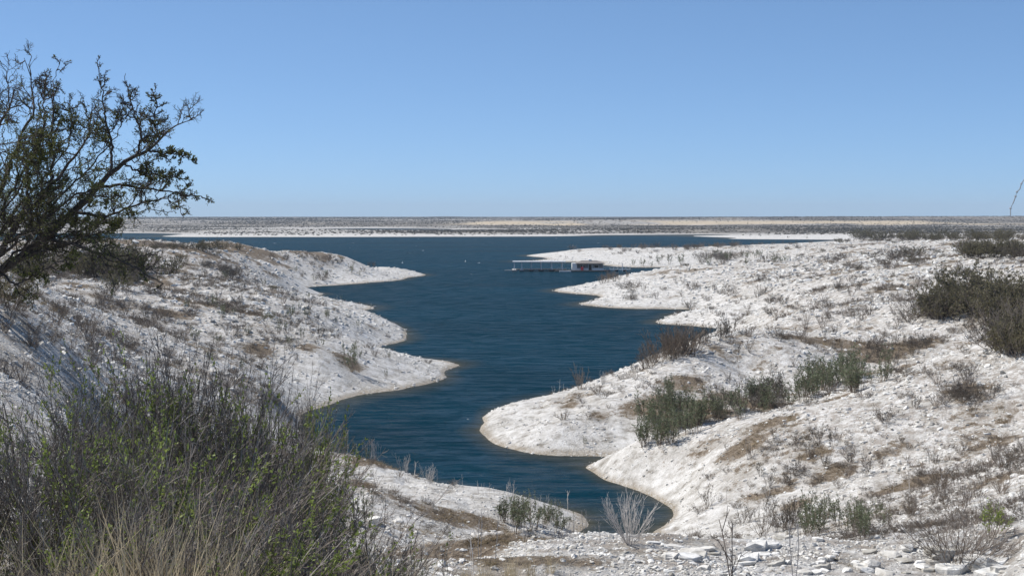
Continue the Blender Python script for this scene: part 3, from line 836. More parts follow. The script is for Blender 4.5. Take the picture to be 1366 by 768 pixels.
def plant(name, k, x, y, h, wide, label, cat, group, split=True, z=None, rz=None):
    z = float(ground(x, y)) if z is None else z
    if split and k.leaf is not None:
        o = link(name, None)
        link(k.wname, k.wood, o); link(k.lname, k.leaf, o)
    else:
        o = link(name, k.both if not split else k.wood)
    o.location = (x, y, z)
    o.rotation_euler = (0, 0, rng.uniform(0, 6.28) if rz is None else rz)
    o.scale = (h * wide, h * wide, h)
    return tag(o, label, cat, group)

def at_photo(name, kinds, px, py, hp, label, cat, group, wide=1.0, split=None):
    x, y, z = hit(px, py)
    h = hp / F * y
    if z < 0.02 and y < 900: z = -0.1
    return plant(name, kinds[int(rng.integers(len(kinds)))], x, y, h, wide * rng.uniform(0.85, 1.15), label, cat, group, split=(hp > 26 if split is None else split), z=z - 0.02 * h)

def fill(name, kinds, poly, n, hp, label, cat, group, wide=1.0):
    """n plants with feet inside a patch of ground outlined in the photograph"""
    poly = np.array(poly, float)
    lo, hi = poly.min(0), poly.max(0)
    k = 0
    for _ in range(n * 40):
        if k >= n: break
        p = rng.uniform(lo, hi)
        a, b = poly, np.roll(poly, -1, 0)
        c = ((a[:, 1] > p[1]) != (b[:, 1] > p[1])) & (p[0] < (b[:, 0] - a[:, 0]) * (p[1] - a[:, 1]) / (b[:, 1] - a[:, 1] + 1e-9) + a[:, 0])
        if c.sum() % 2 == 0: continue
        at_photo(name, kinds, p[0], p[1], rng.uniform(*hp), label, cat, group, wide)
        k += 1

# gully between the two right lobes
fill('willow_shrub', SAPL, [(846, 598), (858, 560), (930, 545), (968, 560), (945, 576), (880, 597)], 44, (26, 46), 'dark green willowy shrub in the thicket at the mouth of the right gully', 'shrub', 'willowy shrubs at the gully mouth')
fill('willow_shrub', SAPL + SAPLGREY, [(945, 568), (960, 540), (1060, 516), (1078, 538), (1000, 560)], 46, (22, 38), 'grey green willowy shrub halfway up the right gully', 'shrub', 'willowy shrubs in the middle of the gully')
fill('willow_shrub', SAPL, [(1062, 540), (1075, 512), (1125, 497), (1190, 490), (1183, 512), (1120, 530)], 38, (28, 48), 'tall green willowy shrub near the head of the right gully', 'shrub', 'willowy shrubs at the gully head')
fill('sparse_shrub', SAPLGREY, [(1140, 500), (1150, 462), (1240, 455), (1240, 480), (1190, 498)], 22, (14, 26), 'thin greyish shrub above the head of the right gully', 'shrub', 'thin shrubs above the gully head')
fill('willow_shrub', SAPL, [(870, 548), (890, 520), (910, 530), (900, 548)], 7, (22, 32), 'dark willowy shrub standing above the others left of the gully mouth', 'shrub', 'willowy shrubs left of the gully mouth')
# valley behind the rock shelf
fill('leafy_shrub', SAPL, [(1065, 715), (1070, 690), (1190, 690), (1195, 722)], 24, (26, 46), 'leafy green shrub in the clump behind the rock shelf below the right hillside', 'shrub', 'leafy shrubs behind the rock shelf')
fill('sparse_shrub', SAPLGREY + BARE, [(985, 715), (990, 685), (1065, 680), (1065, 715)], 14, (22, 40), 'thin grey green shrub between the cove end and the leafy clump', 'shrub', 'thin shrubs by the cove end')
fill('leafy_shrub', SAPL, [(660, 715), (665, 690), (755, 690), (760, 712), (700, 722)], 17, (24, 46), 'leafy green shrub on the tip of the near left lobe', 'shrub', 'leafy shrubs on the near left lobe tip')
at_photo('slender_sapling', SAPL[:1], 490, 700, 56, 'single slender green sapling behind the row of boulders on the near left lobe', 'sapling', None, 0.55)
at_photo('leafy_shrub', SAPLGREEN, 1322, 716, 56, 'fresh green shrub right of the leafless grey bush on the rock shelf', 'shrub', None, 0.9)
at_photo('rounded_bush', [bare(301, 70, 1.0, 72, M_TWIG, 6, 4, 0.006, 0.30, 34)], 1280, 748, 72, 'wide leafless grey bush on the rock shelf at lower right', 'bush', None, 1.15)
at_photo('dead_shrub', [bare(300, 38, 1.0, 44, M_TWIGPALE, 5, 3, 0.0055, 0.03, 15)], 840, 726, 74, 'bleached fan shaped dead shrub standing before the end of the cove', 'dead shrub', None, 0.95)
# shoreline deadwood
fill('dead_sapling', STICK, [(400, 586), (412, 580), (512, 612), (510, 622), (440, 606)], 22, (18, 38), 'bleached dead sapling on the waterline of the near left lobe, upper end', 'dead sapling', 'dead saplings at the upper waterline')
fill('dead_sapling', STICK + BAREPALE, [(530, 632), (540, 626), (620, 652), (615, 660)], 12, (14, 30), 'bleached dead sapling on the waterline at the middle of the near left lobe', 'dead sapling', 'dead saplings at the middle waterline')
fill('dead_sapling', STICK, [(630, 662), (640, 652), (760, 680), (750, 692)], 16, (14, 30), 'bleached dead sapling on the waterline by the leafy lobe tip', 'dead sapling', 'dead saplings at the lobe tip')
fill('dead_sapling', STICK, [(745, 722), (760, 700), (830, 712), (830, 722)], 8, (16, 34), 'thin dead sapling beside the bleached fan shaped shrub', 'dead sapling', 'dead saplings by the fan shaped shrub')
for px, py, h in ((459, 606, 44), (470, 608, 30), (490, 612, 24)):
    at_photo('leafy_shrub', SAPL, px, py, h * .8, 'small leafy shrub among the dead saplings at the upper waterline', 'shrub', 'small leafy shrubs at the upper waterline', 0.7)
fill('dead_sapling', STICK, [(440, 402), (445, 396), (512, 420), (508, 425)], 13, (7, 13), 'tiny bare sapling on the rim of the second left lobe', 'dead sapling', 'bare saplings on the second left lobe')
fill('dead_sapling', STICK, [(520, 490), (530, 478), (600, 488), (590, 494)], 9, (6, 15), 'tiny bare sapling along the third left lobe', 'dead sapling', 'bare saplings on the third left lobe')
fill('bare_bush', BAREBROWN, [(860, 492), (870, 478), (905, 462), (930, 462), (950, 464), (915, 478)], 15, (26, 48), 'brown bare bush over the water behind the second right lobe', 'bush', 'brown bushes behind the second right lobe')
fill('sparse_shrub', SAPLGREY, [(925, 472), (930, 455), (975, 445), (985, 452)], 10, (22, 34), 'grey green shrub beside the brown bushes on the second right lobe', 'shrub', 'grey green shrubs on the second right lobe')
for px, py, h in ((745, 524, 24), (753, 522, 16), (738, 526, 12), (805, 512, 18), (700, 536, 9)):
    at_photo('dead_sapling', STICK + BAREPALE, px, py, h, 'bleached bare sapling on the crest of the second right lobe', 'dead sapling', 'bare saplings on the second right lobe')
at_photo('bare_bush', BAREBROWN, 775, 519, 34, 'lone olive brown bush on the crest of the second right lobe', 'bush', None, 0.9)
at_photo('leafy_shrub', SAPL, 780, 595, 15, 'lone small green shrub low on the second right lobe', 'shrub', None, 0.7)
for px, py in ((862, 470), (846, 497), (945, 525), (1000, 470), (1040, 455), (1100, 450), (1015, 520), (985, 470), (1060, 490), (1075, 440), (1120, 470), (1030, 500)):
    at_photo('sparse_shrub', SAPLGREY + BARE, px, py, rng.uniform(12, 22), 'small grey shrub scattered over the second right lobe', 'shrub', 'small shrubs on the second right lobe')
# right hillside
fill('dry_shrub', BARE + GREYB, [(1240, 545), (1250, 505), (1330, 500), (1335, 535)], 16, (14, 26), 'dry grey shrub in the brown patch high on the right hillside', 'shrub', 'dry shrubs high on the right hillside')
fill('dry_shrub', BARE + BAREBROWN, [(1060, 650), (1080, 600), (1366, 590), (1366, 690), (1200, 690)], 34, (14, 28), 'dry grey brown shrub scattered over the right hillside', 'shrub', 'dry shrubs on the right hillside')
fill('thin_sapling', STICK + SAPLGREY, [(900, 690), (960, 600), (1200, 530), (1366, 520), (1366, 700), (1000, 700)], 44, (14, 34), 'thin sparse sapling standing on the right hillside', 'sapling', 'thin saplings on the right hillside')
at_photo('dry_shrub', GREYB, 1180, 562, 22, 'dark grey mound shaped shrub alone in the middle of the right hillside', 'shrub', None, 1.1)
at_photo('thin_sapling', STICK[:1], 1151, 570, 40, 'straight thin sapling left of the dark grey mound on the right hillside', 'sapling', None, 0.6)
# upper right country
fill('thicket_bush', THICK, [(1245, 425), (1250, 402), (1366, 395), (1366, 440), (1320, 436)], 22, (34, 52), 'dense olive bush in the big thicket on the right edge', 'bush', 'bushes of the big right thicket', 1.0)
fill('thicket_bush', THICK + GREYB, [(1330, 486), (1335, 440), (1366, 440), (1366, 492)], 9, (40, 64), 'large olive bush at the lower end of the big right thicket', 'bush', 'large bushes at the lower end of the right thicket', 0.9)
fill('grey_bush', GREYB, [(1200, 436), (1210, 415), (1260, 415), (1262, 438)], 7, (18, 32), 'grey leafless bush in front of the big right thicket', 'bush', 'grey bushes before the right thicket', 1.1)
fill('thicket_bush', THICKDARK + GREYB, [(1262, 344), (1280, 336), (1366, 335), (1366, 345)], 18, (16, 28), 'dark bush in the middle band of brush on the upper right', 'bush', 'bushes of the middle right band', 1.2)
fill('thicket_bush', THICKDARK, [(1120, 320), (1130, 317), (1366, 318), (1366, 323)], 34, (9, 15), 'dark bush in the far band of brush on the right skyline', 'bush', 'bushes of the far right band', 1.25)
fill('thicket_bush', THICKDARK + GREYB, [(1190, 354), (1195, 340), (1230, 340), (1228, 354)], 6, (12, 19), 'dark low bush alone left of the middle band of brush', 'bush', 'low bushes left of the middle band', 1.2)
fill('sparse_shrub', SAPLGREY + GREYB, [(1090, 355), (1100, 338), (1200, 345), (1190, 360)], 16, (7, 13), 'small grey shrub on the flat top of the right bank', 'shrub', 'small shrubs on the right flat top')
fill('sparse_shrub', SAPLGREY + BARE, [(1060, 440), (1090, 380), (1220, 385), (1200, 450)], 34, (10, 20), 'sparse shrub on the gentle slope below the right flat top', 'shrub', 'sparse shrubs on the gentle right slope')
fill('small_shrub', SAPL + GREYB, [(935, 354), (940, 344), (1045, 340), (1060, 352)], 30, (8, 15), 'small grey green shrub in the belt along the fifth right point', 'shrub', 'shrubs in the belt on the fifth right point', 1.1)
for px, py, h in ((857, 355, 13), (880, 353, 16), (893, 352, 12), (910, 353, 18), (845, 354, 10), (868, 356, 9)):
    at_photo('small_shrub', SAPL, px, py, h, 'dark green shrub on the shore opposite the floating dock', 'shrub', 'dark shrubs opposite the dock', 1.1)
fill('small_shrub', GREYB + SAPLGREY, [(800, 405), (830, 375), (1040, 365), (1060, 420), (950, 428), (900, 405)], 44, (6, 14), 'small grey green shrub on the fourth right point', 'shrub', 'small shrubs on the fourth right point', 1.1)
fill('bare_bush', BAREBROWN, [(790, 380), (795, 374), (830, 366), (850, 362), (850, 366), (820, 376)], 10, (9, 16), 'brown bare bush on the tip of the fourth right point by the gangway', 'bush', 'brown bushes by the gangway', 1.0)
fill('small_shrub', BAREBROWN + GREYB, [(740, 336), (760, 332), (1000, 327), (1000, 331), (800, 337)], 34, (5, 9), 'tiny bare bush along the crest of the fifth right point', 'shrub', 'bare bushes on the crest of the fifth right point')
# left bank
fill('grey_bush', THICKDARK + GREYB, [(20, 372), (30, 355), (215, 355), (232, 366), (150, 372)], 24, (26, 42), 'dark grey bush in the thicket behind the thorn tree', 'bush', 'bushes behind the thorn tree', 1.2)
at_photo('thicket_bush', THICK, 12, 412, 60, 'dark green bush under the thorn tree at the left edge', 'bush', None, 0.9)
at_photo('thicket_bush', THICK, 158, 386, 34, 'low green bush under the drooping end of the thorn tree', 'bush', None, 0.8)
for px, py, h in ((270, 335, 19), (280, 336, 24), (296, 333, 17), (318, 333, 12), (262, 333, 14)):
    at_photo('round_shrub', THICKDARK, px, py, h * .8, 'dark rounded shrub on the brown crest of the left bank against the lake', 'shrub', 'rounded shrubs on the left crest', 0.9, split=False)
fill('grey_bush', THICKDARK + GREYB, [(190, 333), (195, 329), (250, 329), (250, 333)], 10, (6, 10), 'low dark bush in the band on the left crest beside the rounded shrubs', 'bush', 'low bushes on the left crest', 1.3)
fill('grey_bush', GREYB + BAREBROWN, [(262, 372), (268, 352), (318, 362), (322, 374)], 12, (10, 18), 'grey brown bush on the left flat between the thicket and the inlet', 'bush', 'grey brown bushes on the left flat', 1.2)
for px, py, h in ((338, 381, 15), (352, 382, 12), (430, 373, 16), (468, 365, 15), (435, 370, 12), (420, 376, 10), (395, 362, 8), (455, 350, 8), (300, 372, 14)):
    at_photo('small_shrub', SAPL + GREYB, px, py, h, 'small green shrub near the head of the left inlet', 'shrub', 'small green shrubs by the left inlet', 1.0)
for px, py, h in ((372, 447, 24), (403, 453, 18), (380, 440, 14), (480, 370, 9), (470, 495, 44), (480, 478, 14), (455, 400, 9), (437, 425, 14), (478, 437, 12), (520, 478, 12), (515, 505, 14), (448, 430, 10), (412, 398, 10), (400, 415, 13), (390, 420, 16)):
    at_photo('small_shrub', SAPL, px, py, h, 'upright green shrub scattered over the second and third left lobes', 'shrub', 'upright shrubs on the left lobes', 0.75)
fill('sparse_shrub', SAPLGREY + SAPL + BARE, [(230, 470), (250, 385), (400, 390), (440, 420), (430, 490), (330, 500)], 46, (10, 24), 'thin grey shrub scattered over the white left hillside', 'shrub', 'thin shrubs on the left hillside')
fill('sparse_shrub', GREYB + BARE, [(60, 470), (70, 400), (230, 390), (240, 460)], 22, (10, 24), 'low grey shrub on the rough ground right of the thorn tree', 'shrub', 'low shrubs right of the thorn tree')
fill('dry_shrub', GREYB + BARE + BAREBROWN, [(0, 500), (5, 425), (120, 430), (150, 480), (60, 520)], 16, (16, 40), 'low dry grey shrub on the stony slope below the thorn tree', 'shrub', 'dry shrubs below the thorn tree', 1.2)
fill('small_shrub', BAREBROWN + GREYB, [(350, 338), (440, 342), (500, 356), (480, 366), (380, 372)], 26, (5, 10), 'tiny shrub on the farthest left spit', 'shrub', 'tiny shrubs on the farthest left spit')
#@@PART3
# ------------------------------------------------------------------ the thorn tree at the left edge
def thorn_tree():
    r = np.random.default_rng(11)
    Y0 = 33.0
    def pt(px, py, dy=0.0):
        Y = Y0 + dy
        return ((px - CX) / F * Y, Y, EYE - (py - HY) / F * Y)
    gz = float(ground((-62 - CX) / F * Y0, Y0))
    root = pt(-62, HY + (EYE - gz + 0.15) / Y0 * F)
    # (depth drift from base to tip, radius at base and tip in metres, outline)
    limbs = [
        (1.5, 0.145, 0.016, [(-30, 388), (0, 362), (25, 345), (50, 322), (75, 302), (99, 283), (115, 266), (129, 250), (146, 233), (163, 218), (181, 209), (198, 201), (212, 188), (223, 174), (240, 165), (260, 160)]),
        (-1.0, 0.10, 0.014, [(-30, 388), (-12, 352), (8, 325), (20, 300), (35, 283), (50, 273), (66, 250), (84, 228), (100, 208), (114, 189), (121, 165), (124, 138)]),
        (2.0, 0.12, 0.012, [(-45, 400), (-28, 335), (-10, 282), (5, 242), (18, 207), (30, 178), (46, 152), (42, 112), (33, 78)]),
        (-2.2, 0.10, 0.012, [(-45, 400), (-50, 320), (-40, 250), (-20, 200), (0, 165), (14, 140), (20, 118)]),
        (1.0, 0.045, 0.010, [(66, 250), (70, 215), (68, 180), (72, 145), (70, 115), (80, 82)]),
        (0.5, 0.045, 0.010, [(146, 233), (150, 195), (140, 160), (137, 125), (131, 90)]),
        (-1.0, 0.040, 0.010, [(181, 209), (190, 180), (180, 152), (171, 125), (166, 99)]),
        (0.6, 0.045, 0.009, [(129, 250), (160, 247), (190, 251), (220, 254), (245, 258), (270, 263)]),
        (-0.8, 0.045, 0.009, [(99, 283), (130, 290), (155, 284), (185, 272), (215, 264), (236, 270), (244, 288)]),
        (-2.0, 0.050, 0.008, [(50, 322), (85, 322), (120, 334), (155, 345), (190, 362), (218, 378)]),
        (1.6, 0.050, 0.009, [(25, 345), (65, 333), (105, 322), (145, 308), (170, 300)]),
        (-0.5, 0.035, 0.009, [(198, 201), (215, 205), (238, 206), (258, 216)]),
        (0.8, 0.030, 0.009, [(212, 188), (206, 165), (208, 140), (205, 120)]),
        (-1.6, 0.045, 0.010, [(20, 300), (40, 265), (36, 225), (52, 195), (60, 160), (56, 128), (62, 105)]),
        (-1.5, 0.035, 0.007, [(0, 362), (20, 380), (48, 366), (75, 350), (98, 342)]),
        (1.4, 0.040, 0.009, [(8, 325), (45, 305), (80, 262), (112, 232), (135, 205), (160, 175), (165, 150)]),
        (0.4, 0.05, 0.008, [(-45, 400), (-35, 350), (-15, 330), (10, 300), (30, 290), (55, 262), (75, 240), (88, 225)]),
        (-1.2, 0.05, 0.008, [(-30, 388), (-5, 345), (15, 330), (35, 305), (48, 285), (58, 250), (50, 220), (42, 190)]),
        (1.6, 0.05, 0.008, [(0, 362), (15, 350), (38, 342), (62, 325), (85, 300), (105, 282), (120, 275)]),
        (0.8, 0.05, 0.008, [(-12, 352), (-5, 300), (10, 262), (28, 235), (40, 205), (58, 185), (75, 160)]),
        (-0.6, 0.05, 0.008, [(-45, 400), (-40, 345), (-22, 310), (0, 285), (22, 262), (30, 240), (52, 215), (70, 200)]),
        (1.2, 0.05, 0.008, [(-30, 388), (-20, 345), (-2, 318), (18, 280), (45, 255), (62, 232), (90, 200), (98, 165), (92, 140)]),
        (-1.8, 0.04, 0.008, [(25, 345), (40, 318), (58, 296), (90, 268), (108, 255), (128, 262), (150, 268)]),
        (1.0, 0.04, 0.008, [(0, 362), (18, 335), (48, 330), (78, 312), (100, 310), (128, 300), (150, 296)]),
        (0.0, 0.030, 0.008, [(163, 218), (185, 228), (210, 232), (236, 236), (250, 246)]),
    ]
    wood_v, P_all, rad = [], [], []
    tv = []
    for k, (dd, ra, rb, pts) in enumerate(limbs):
        n = len(pts)
        q = np.array([pt(p[0], p[1], dd * i / (n - 1) + 0.1 * math.sin(i * 1.7 + k)) for i, p in enumerate(pts)])
        if k in (0, 2): q = np.vstack([np.array([root]), q])
        # resample and roughen
        tt = np.linspace(0, len(q) - 1, 26)
        i = np.clip(tt.astype(int), 0, len(q) - 2); fr = (tt - i)[:, None]
        q2 = q[i] * (1 - fr) + q[i + 1] * fr
        q2[1:] += r.normal(0, 0.018, q2[1:].shape)
        P_all.append(q2)
        (tv if k < 4 else wood_v).append(tubes(q2[None], ra * 0.9, 0.006, 7 if k < 4 else 5))
    A = np.array(P_all)
    b1, t1, _ = spawn(A, 17, 0.16, 1.0, 46, 0.36, 8, 0.16, 0.05, r, 0.72, 0.42)
    b2, t2, i2 = spawn(b1, 9, 0.12, 1.0, 46, 0.46, 6, 0.13, 0.05, r, 0.4, 0.30)
    b3, t3, i3 = spawn(b2, 5, 0.15, 1.0, 50, 0.55, 4, 0.12, 0.03, r, 0.3, 0.25)
    tree = link('thorn_tree', None)
    tree.location = root
    off = np.array(root)
    def mk(nm, vq, mt, smooth=False):
        o = link(nm, new_mesh(nm, vq[0] - off, vq[1], mt, smooth=smooth), tree)
        return o
    mk('trunk', join(*tv), M_BARK, True)
    mk('branch', join(*(wood_v + [tubes(b1, 0.016, 0.006, 4)])), M_BARK, True)
    mk('twig', join(tubes(b2, 0.0075, 0.0042), tubes(b3, 0.0045, 0.003)), M_TWIGDARK)
    # small leaves in loose clumps, thinning out towards the bare tips
    def leafy(B, per, seed):
        c = B.mean(1)
        col = CX + c[:, 0] / c[:, 1] * F; row = HY + (EYE - c[:, 2]) / c[:, 1] * F
        dens = fbm(c[:, 0] * 1.9 + seed, c[:, 2] * 1.9, 400 + seed, 3)
        top = 118 + 0.0 * col
        lim = sstep(105, 215, row) * (1 - 0.75 * sstep(120, 235, col))
        p = np.clip(0.62 + (dens - 0.45) * 2.6, 0.06, 1) * np.clip(0.06 + 1.15 * lim, 0, 1)
        return leaf_on(B[r.random(len(B)) < p], per, 0.0, 0.039, 0.024, r)
    mk('foliage', join(leafy(b3, 5, 1), leafy(b2, 7, 2)), M_LEAFTREE)
    tag(tree, 'dark spreading thorn tree with small leaves and bare top twigs at the left edge', 'tree')
thorn_tree()

# ------------------------------------------------------------------ brush in the lower left corner
def brush(seed, n=70, green=0.22, spread=40, mw=None):
    r = np.random.default_rng(seed)
    s = stems_from_base(n, 1.0, spread, 0.30, r, 7, 0.13, 0.05, (0.6, 1.1))
    t, _, _ = spawn(s, 7, 0.2, 0.97, 30, 0.40, 5, 0.12, 0.06, r)
    u, _, _ = spawn(t, 5, 0.1, 0.95, 34, 0.45, 4, 0.13, 0.05, r)
    wood = join(tubes(s, 0.0042, 0.0018), tubes(t, 0.0021, 0.0012), tubes(u, 0.0013, 0.0009))
    tone = np.concatenate([np.repeat(r.choice(3, len(q), p=[0.56, 0.20, 0.24]), (q.shape[1] - 1) * 3) for q in (s, t, u)])
    c = t.mean(1)
    pick = fbm(c[:, 0] * 3 + seed, c[:, 1] * 3 + c[:, 2] * 2.4, seed, 2) > (0.74 - green)
    g = t[pick]
    leaf = leaf_on(g, 17, 0.05, 0.024, 0.015, r) if len(g) else None
    k = Kind(wood, leaf, mw or M_TWIG, M_LEAF, 'stems', 'foliage')
    if mw is None:                                              # grey, pale and dark stems mixed at random for contrast
        k.wood.materials.append(M_TWIGDEAD); k.wood.materials.append(M_TWIGDARK)
        k.wood.polygons.foreach_set('material_index', tone.astype(np.int32)); k.wood.update()
    return k

BR = [brush(500, 110, 0.22, 46), brush(501, 110, 0.06), brush(502, 115, 0.09, 56), brush(503, 70, 0.0, 74, M_TWIGDEAD)]
def put_brush(px, Y, ptop, k, wide, label, group='brush in the lower left corner'):
    x = (px - CX) / F * Y
    g = float(ground(x, Y))
    h = (EYE - (ptop - HY) / F * Y - g) / 0.98
    plant('thorn_brush', BR[k], x, Y, h, wide, label, 'brush', group, True, g - 0.02)
for a in [(60, 11.5, 508, 0, 0.75, 'tangled grey thorn brush with green sprigs below the thorn tree'),
          (165, 12.5, 455, 0, 0.70, 'tallest grey thorn brush with green sprigs in the lower left corner'),
          (245, 13.0, 462, 1, 0.62, 'tall grey thorn brush right of the tallest one'),
          (300, 11.5, 535, 2, 0.85, 'spreading grey thorn brush in the middle of the lower left mass'),
          (370, 13.0, 560, 1, 0.75, 'grey leafless thorn brush near the right side of the lower left mass'),
          (415, 14.5, 610, 1, 0.85, 'outermost grey thorn brush on the right of the lower left mass'),
          (375, 14.5, 505, 1, 0.42, 'thin upright grey thorn brush rising at the right side of the lower left mass'),
          (330, 13.5, 520, 2, 0.5, 'upright grey thorn brush between the tall one and the right side of the mass'),
          (110, 9.3, 555, 2, 0.85, 'green sprigged thorn brush low at the left of the lower left mass'),
          (215, 9.6, 560, 0, 0.85, 'green sprigged thorn brush in front of the tallest one'),
          (20, 9.0, 560, 0, 0.8, 'leafy thorn brush cut off by the left edge'),
          (320, 9.3, 620, 2, 1.0, 'low grey thorn brush in front of the spreading one'),
          (150, 8.6, 640, 3, 1.0, 'bleached dead thorn brush at the bottom left behind the tall grass'),
          (40, 8.3, 640, 3, 1.0, 'bleached dead thorn brush in the very corner at bottom left'),
          (260, 7.6, 660, 1, 1.1, 'grey thorn brush at the bottom between the tall grass and the fallen branches'),
          (400, 9.5, 680, 1, 1.2, 'low dark thorn brush among the fallen branches'),
          (480, 11.5, 705, 2, 1.2, 'lowest thorn brush at the right tip of the lower left mass')]:
    put_brush(*a)

def lying(px, Y, ln, rz, tilt, kind, lift, label):
    x = (px - CX) / F * Y
    o = plant('fallen_branch', kind, x, Y, ln, 1.0, label, 'branch', None, False, float(ground(x, Y)) + lift)
    o.rotation_euler = (math.radians(tilt), 0.0, math.radians(rz))
FORK = [bare(520 + k, 2, 1.0, 26, M_TWIGPALE, 5, 3, 0.011, 0.02, 36) for k in range(2)]
lying(395, 9.4, 0.95, 72, -72, FORK[0], 0.30, 'bleached forked branch lying across the right side of the thorn brush')
lying(430, 8.6, 0.85, 60, -76, FORK[1], 0.12, 'bleached branch lying low under the forked one')
DARKS = bare(530, 2, 1.0, 14, M_TWIGDARK, 4, 1, 0.011, 0.02, 42)
def standing(px, Y, ptop, k, wide, label):
    x = (px - CX) / F * Y; g = float(ground(x, Y))
    h = EYE - (ptop - HY) / F * Y - g
    plant('dead_sapling', k, x, Y, h, wide, label, 'dead sapling', None, False, g - 0.03)
standing(597, 13.0, 690, DARKS, 0.6, 'dark crooked dead sapling at the bottom edge left of the rock shelf')
standing(983, 15.0, 640, bare(531, 2, 1.0, 20, M_TWIG, 5, 2, 0.009, 0.02, 40), 0.8, 'tall bare grey sapling rising from the bottom edge of the rock shelf')
standing(18, 13.5, 500, bare(532, 3, 1.0, 60, M_TWIGDARK, 5, 2, 0.010, 0.02, 40), 1.5, 'dark leafless branchy sapling at the left edge below the thorn tree')
for k, (px, Y, top) in enumerate(((560, 17.5, 690), (640, 18.5, 672), (660, 19.0, 660), (700, 20, 690), (760, 21, 700), (630, 15.5, 705), (525, 15.0, 690), (1060, 19.5, 690))):
    x = (px - CX) / F * Y; g = float(ground(x, Y)); h = EYE - (top - HY) / F * Y - g
    if h > 0.15:
        plant('dead_sapling', STICK[k % 4], x, Y, h, 0.7, 'thin grey dead sapling standing at the front of the rock shelf', 'dead sapling', 'thin dead saplings on the rock shelf', False, g - 0.03)

# ------------------------------------------------------------------ grass
def tuft(seed, n, H, spread, wid, foot):
    r = np.random.default_rng(seed)
    a = r.uniform(0, 2 * np.pi, n); q = np.sqrt(r.random(n)) * foot
    st = np.stack([np.cos(a) * q, np.sin(a) * q, np.full(n, -0.03)], 1)
    tl = np.radians(spread) * np.sqrt(r.random(n)); az = r.uniform(0, 6.28, n)
    d = np.stack([np.sin(tl) * np.cos(az), np.sin(tl) * np.sin(az), np.cos(tl)], 1)
    p = walk(st, d, H * r.uniform(0.45, 1.1, n), 4, 0.16, -0.10, r)
    sd = unit(np.cross(d, r.normal(size=d.shape)))
    w = wid * np.array([1, 0.85, 0.55, 0.1])
    v = np.stack([p - sd[:, None] * w[None, :, None], p + sd[:, None] * w[None, :, None]], 2).reshape(-1, 3)
    b = (np.arange(n) * 8)[:, None] + np.array([0, 2, 4])[None]
    f = np.stack([b, b + 1, b + 3, b + 2], -1).reshape(-1, 4)
    return v, f
TUFT = [new_mesh('grass_tuft', *tuft(600 + k, 22, 1.0, 62, 0.018, 0.35), [M_GRASS, M_GRASSDULL, M_GRASSDULL][k]) for k in range(3)]
TALL = [new_mesh('tall_grass_tuft', *tuft(610 + k, 60, 1.0, 20, 0.0042, 0.16), M_STRAW) for k in range(3)]

def grass_cover():
    x, y = sample_ground(160000, -0.40, 0.40, 12, 330)
    g = gattr(grass, x, y); z = ground(x, y); r = np.hypot(x, y)
    ok = (z > 0.25) & (rng.random(len(x)) < np.clip((g - 0.25) * 1.3, 0, 0.8) * (fbm(x / 1.7, y / 1.7, 700, 3) > 0.43))
    x, y, z, r = x[ok], y[ok], z[ok], r[ok]; n = len(x)
    h = np.clip(0.0024 * r, 0.10, 0.35) * rng.lognormal(0, 0.3, n)
    rot = np.stack([rng.normal(0, .1, n), rng.normal(0, .1, n), rng.uniform(0, 6.28, n)], 1)
    scatter('dry_grass', np.stack([x, y, z], 1), rot, np.stack([h * 1.5, h * 1.5, h], 1), TUFT, 'short dry brown grass in patches between the white stones')
grass_cover()

def weeds():
    x, y = sample_ground(85000, -0.38, 0.38, 24, 330)
    z = ground(x, y); r = np.hypot(x, y); g = gattr(grass, x, y)
    c = fbm(x / 7, y / 7, 801, 4)
    ok = (z > 0.6) & (rng.random(len(x)) < np.clip((c - 0.45) * 2.2 + 0.25 * g, 0.02, 0.8) * (0.12 + 0.88 * sstep(1.5, 6.5, z)) * 0.75)
    x, y, z, r = x[ok], y[ok], z[ok], r[ok]; n = len(x)
    h = np.clip(0.0034 * r, 0.12, 0.55) * rng.lognormal(0, 0.35, n)
    rot = np.stack([rng.normal(0, .1, n), rng.normal(0, .1, n), rng.uniform(0, 6.28, n)], 1)
    ks = [q.both for q in (BARE[0], BARE[2], BAREBROWN[0], GREYB[0], SAPLGREY[1], BAREBROWN[2], GREYB[1])]
    scatter('dry_weeds', np.stack([x, y, z - 0.02], 1), rot, np.stack([h * 1.5, h * 1.5, h], 1), ks, 'low dry grey and brown weeds among the stones of both banks', rng.choice(7, n))
weeds()

def tall_grass():
    x = []; y = []
    for px, Y, n, sp in ((165, 7.5, 10, 0.22), (222, 7.4, 11, 0.14), (110, 7.4, 4, 0.4), (290, 7.6, 3, 0.5), (50, 7.3, 4, 0.4), (400, 8.4, 3, 0.5), (560, 12.5, 34, 0.9), (480, 11.0, 22, 0.8), (620, 14.5, 34, 1.1), (680, 16.5, 20, 1.0)):
        x.append((px - CX) / F * Y + rng.normal(0, sp, n)); y.append(Y + rng.normal(0, sp * .6, n))
    x = np.concatenate(x); y = np.concatenate(y); z = ground(x, y); n = len(x)
    h = rng.uniform(0.6, 1.12, n) * np.where(y > 9.5, 0.40, 1)
    rot = np.stack([rng.normal(0, .12, n), rng.normal(0, .12, n), rng.uniform(0, 6.28, n)], 1)
    scatter('tall_grass', np.stack([x, y, z], 1), rot, np.stack([h, h, h], 1), TALL, 'tall pale dead grass along the bottom edge in front of the thorn brush')
tall_grass()

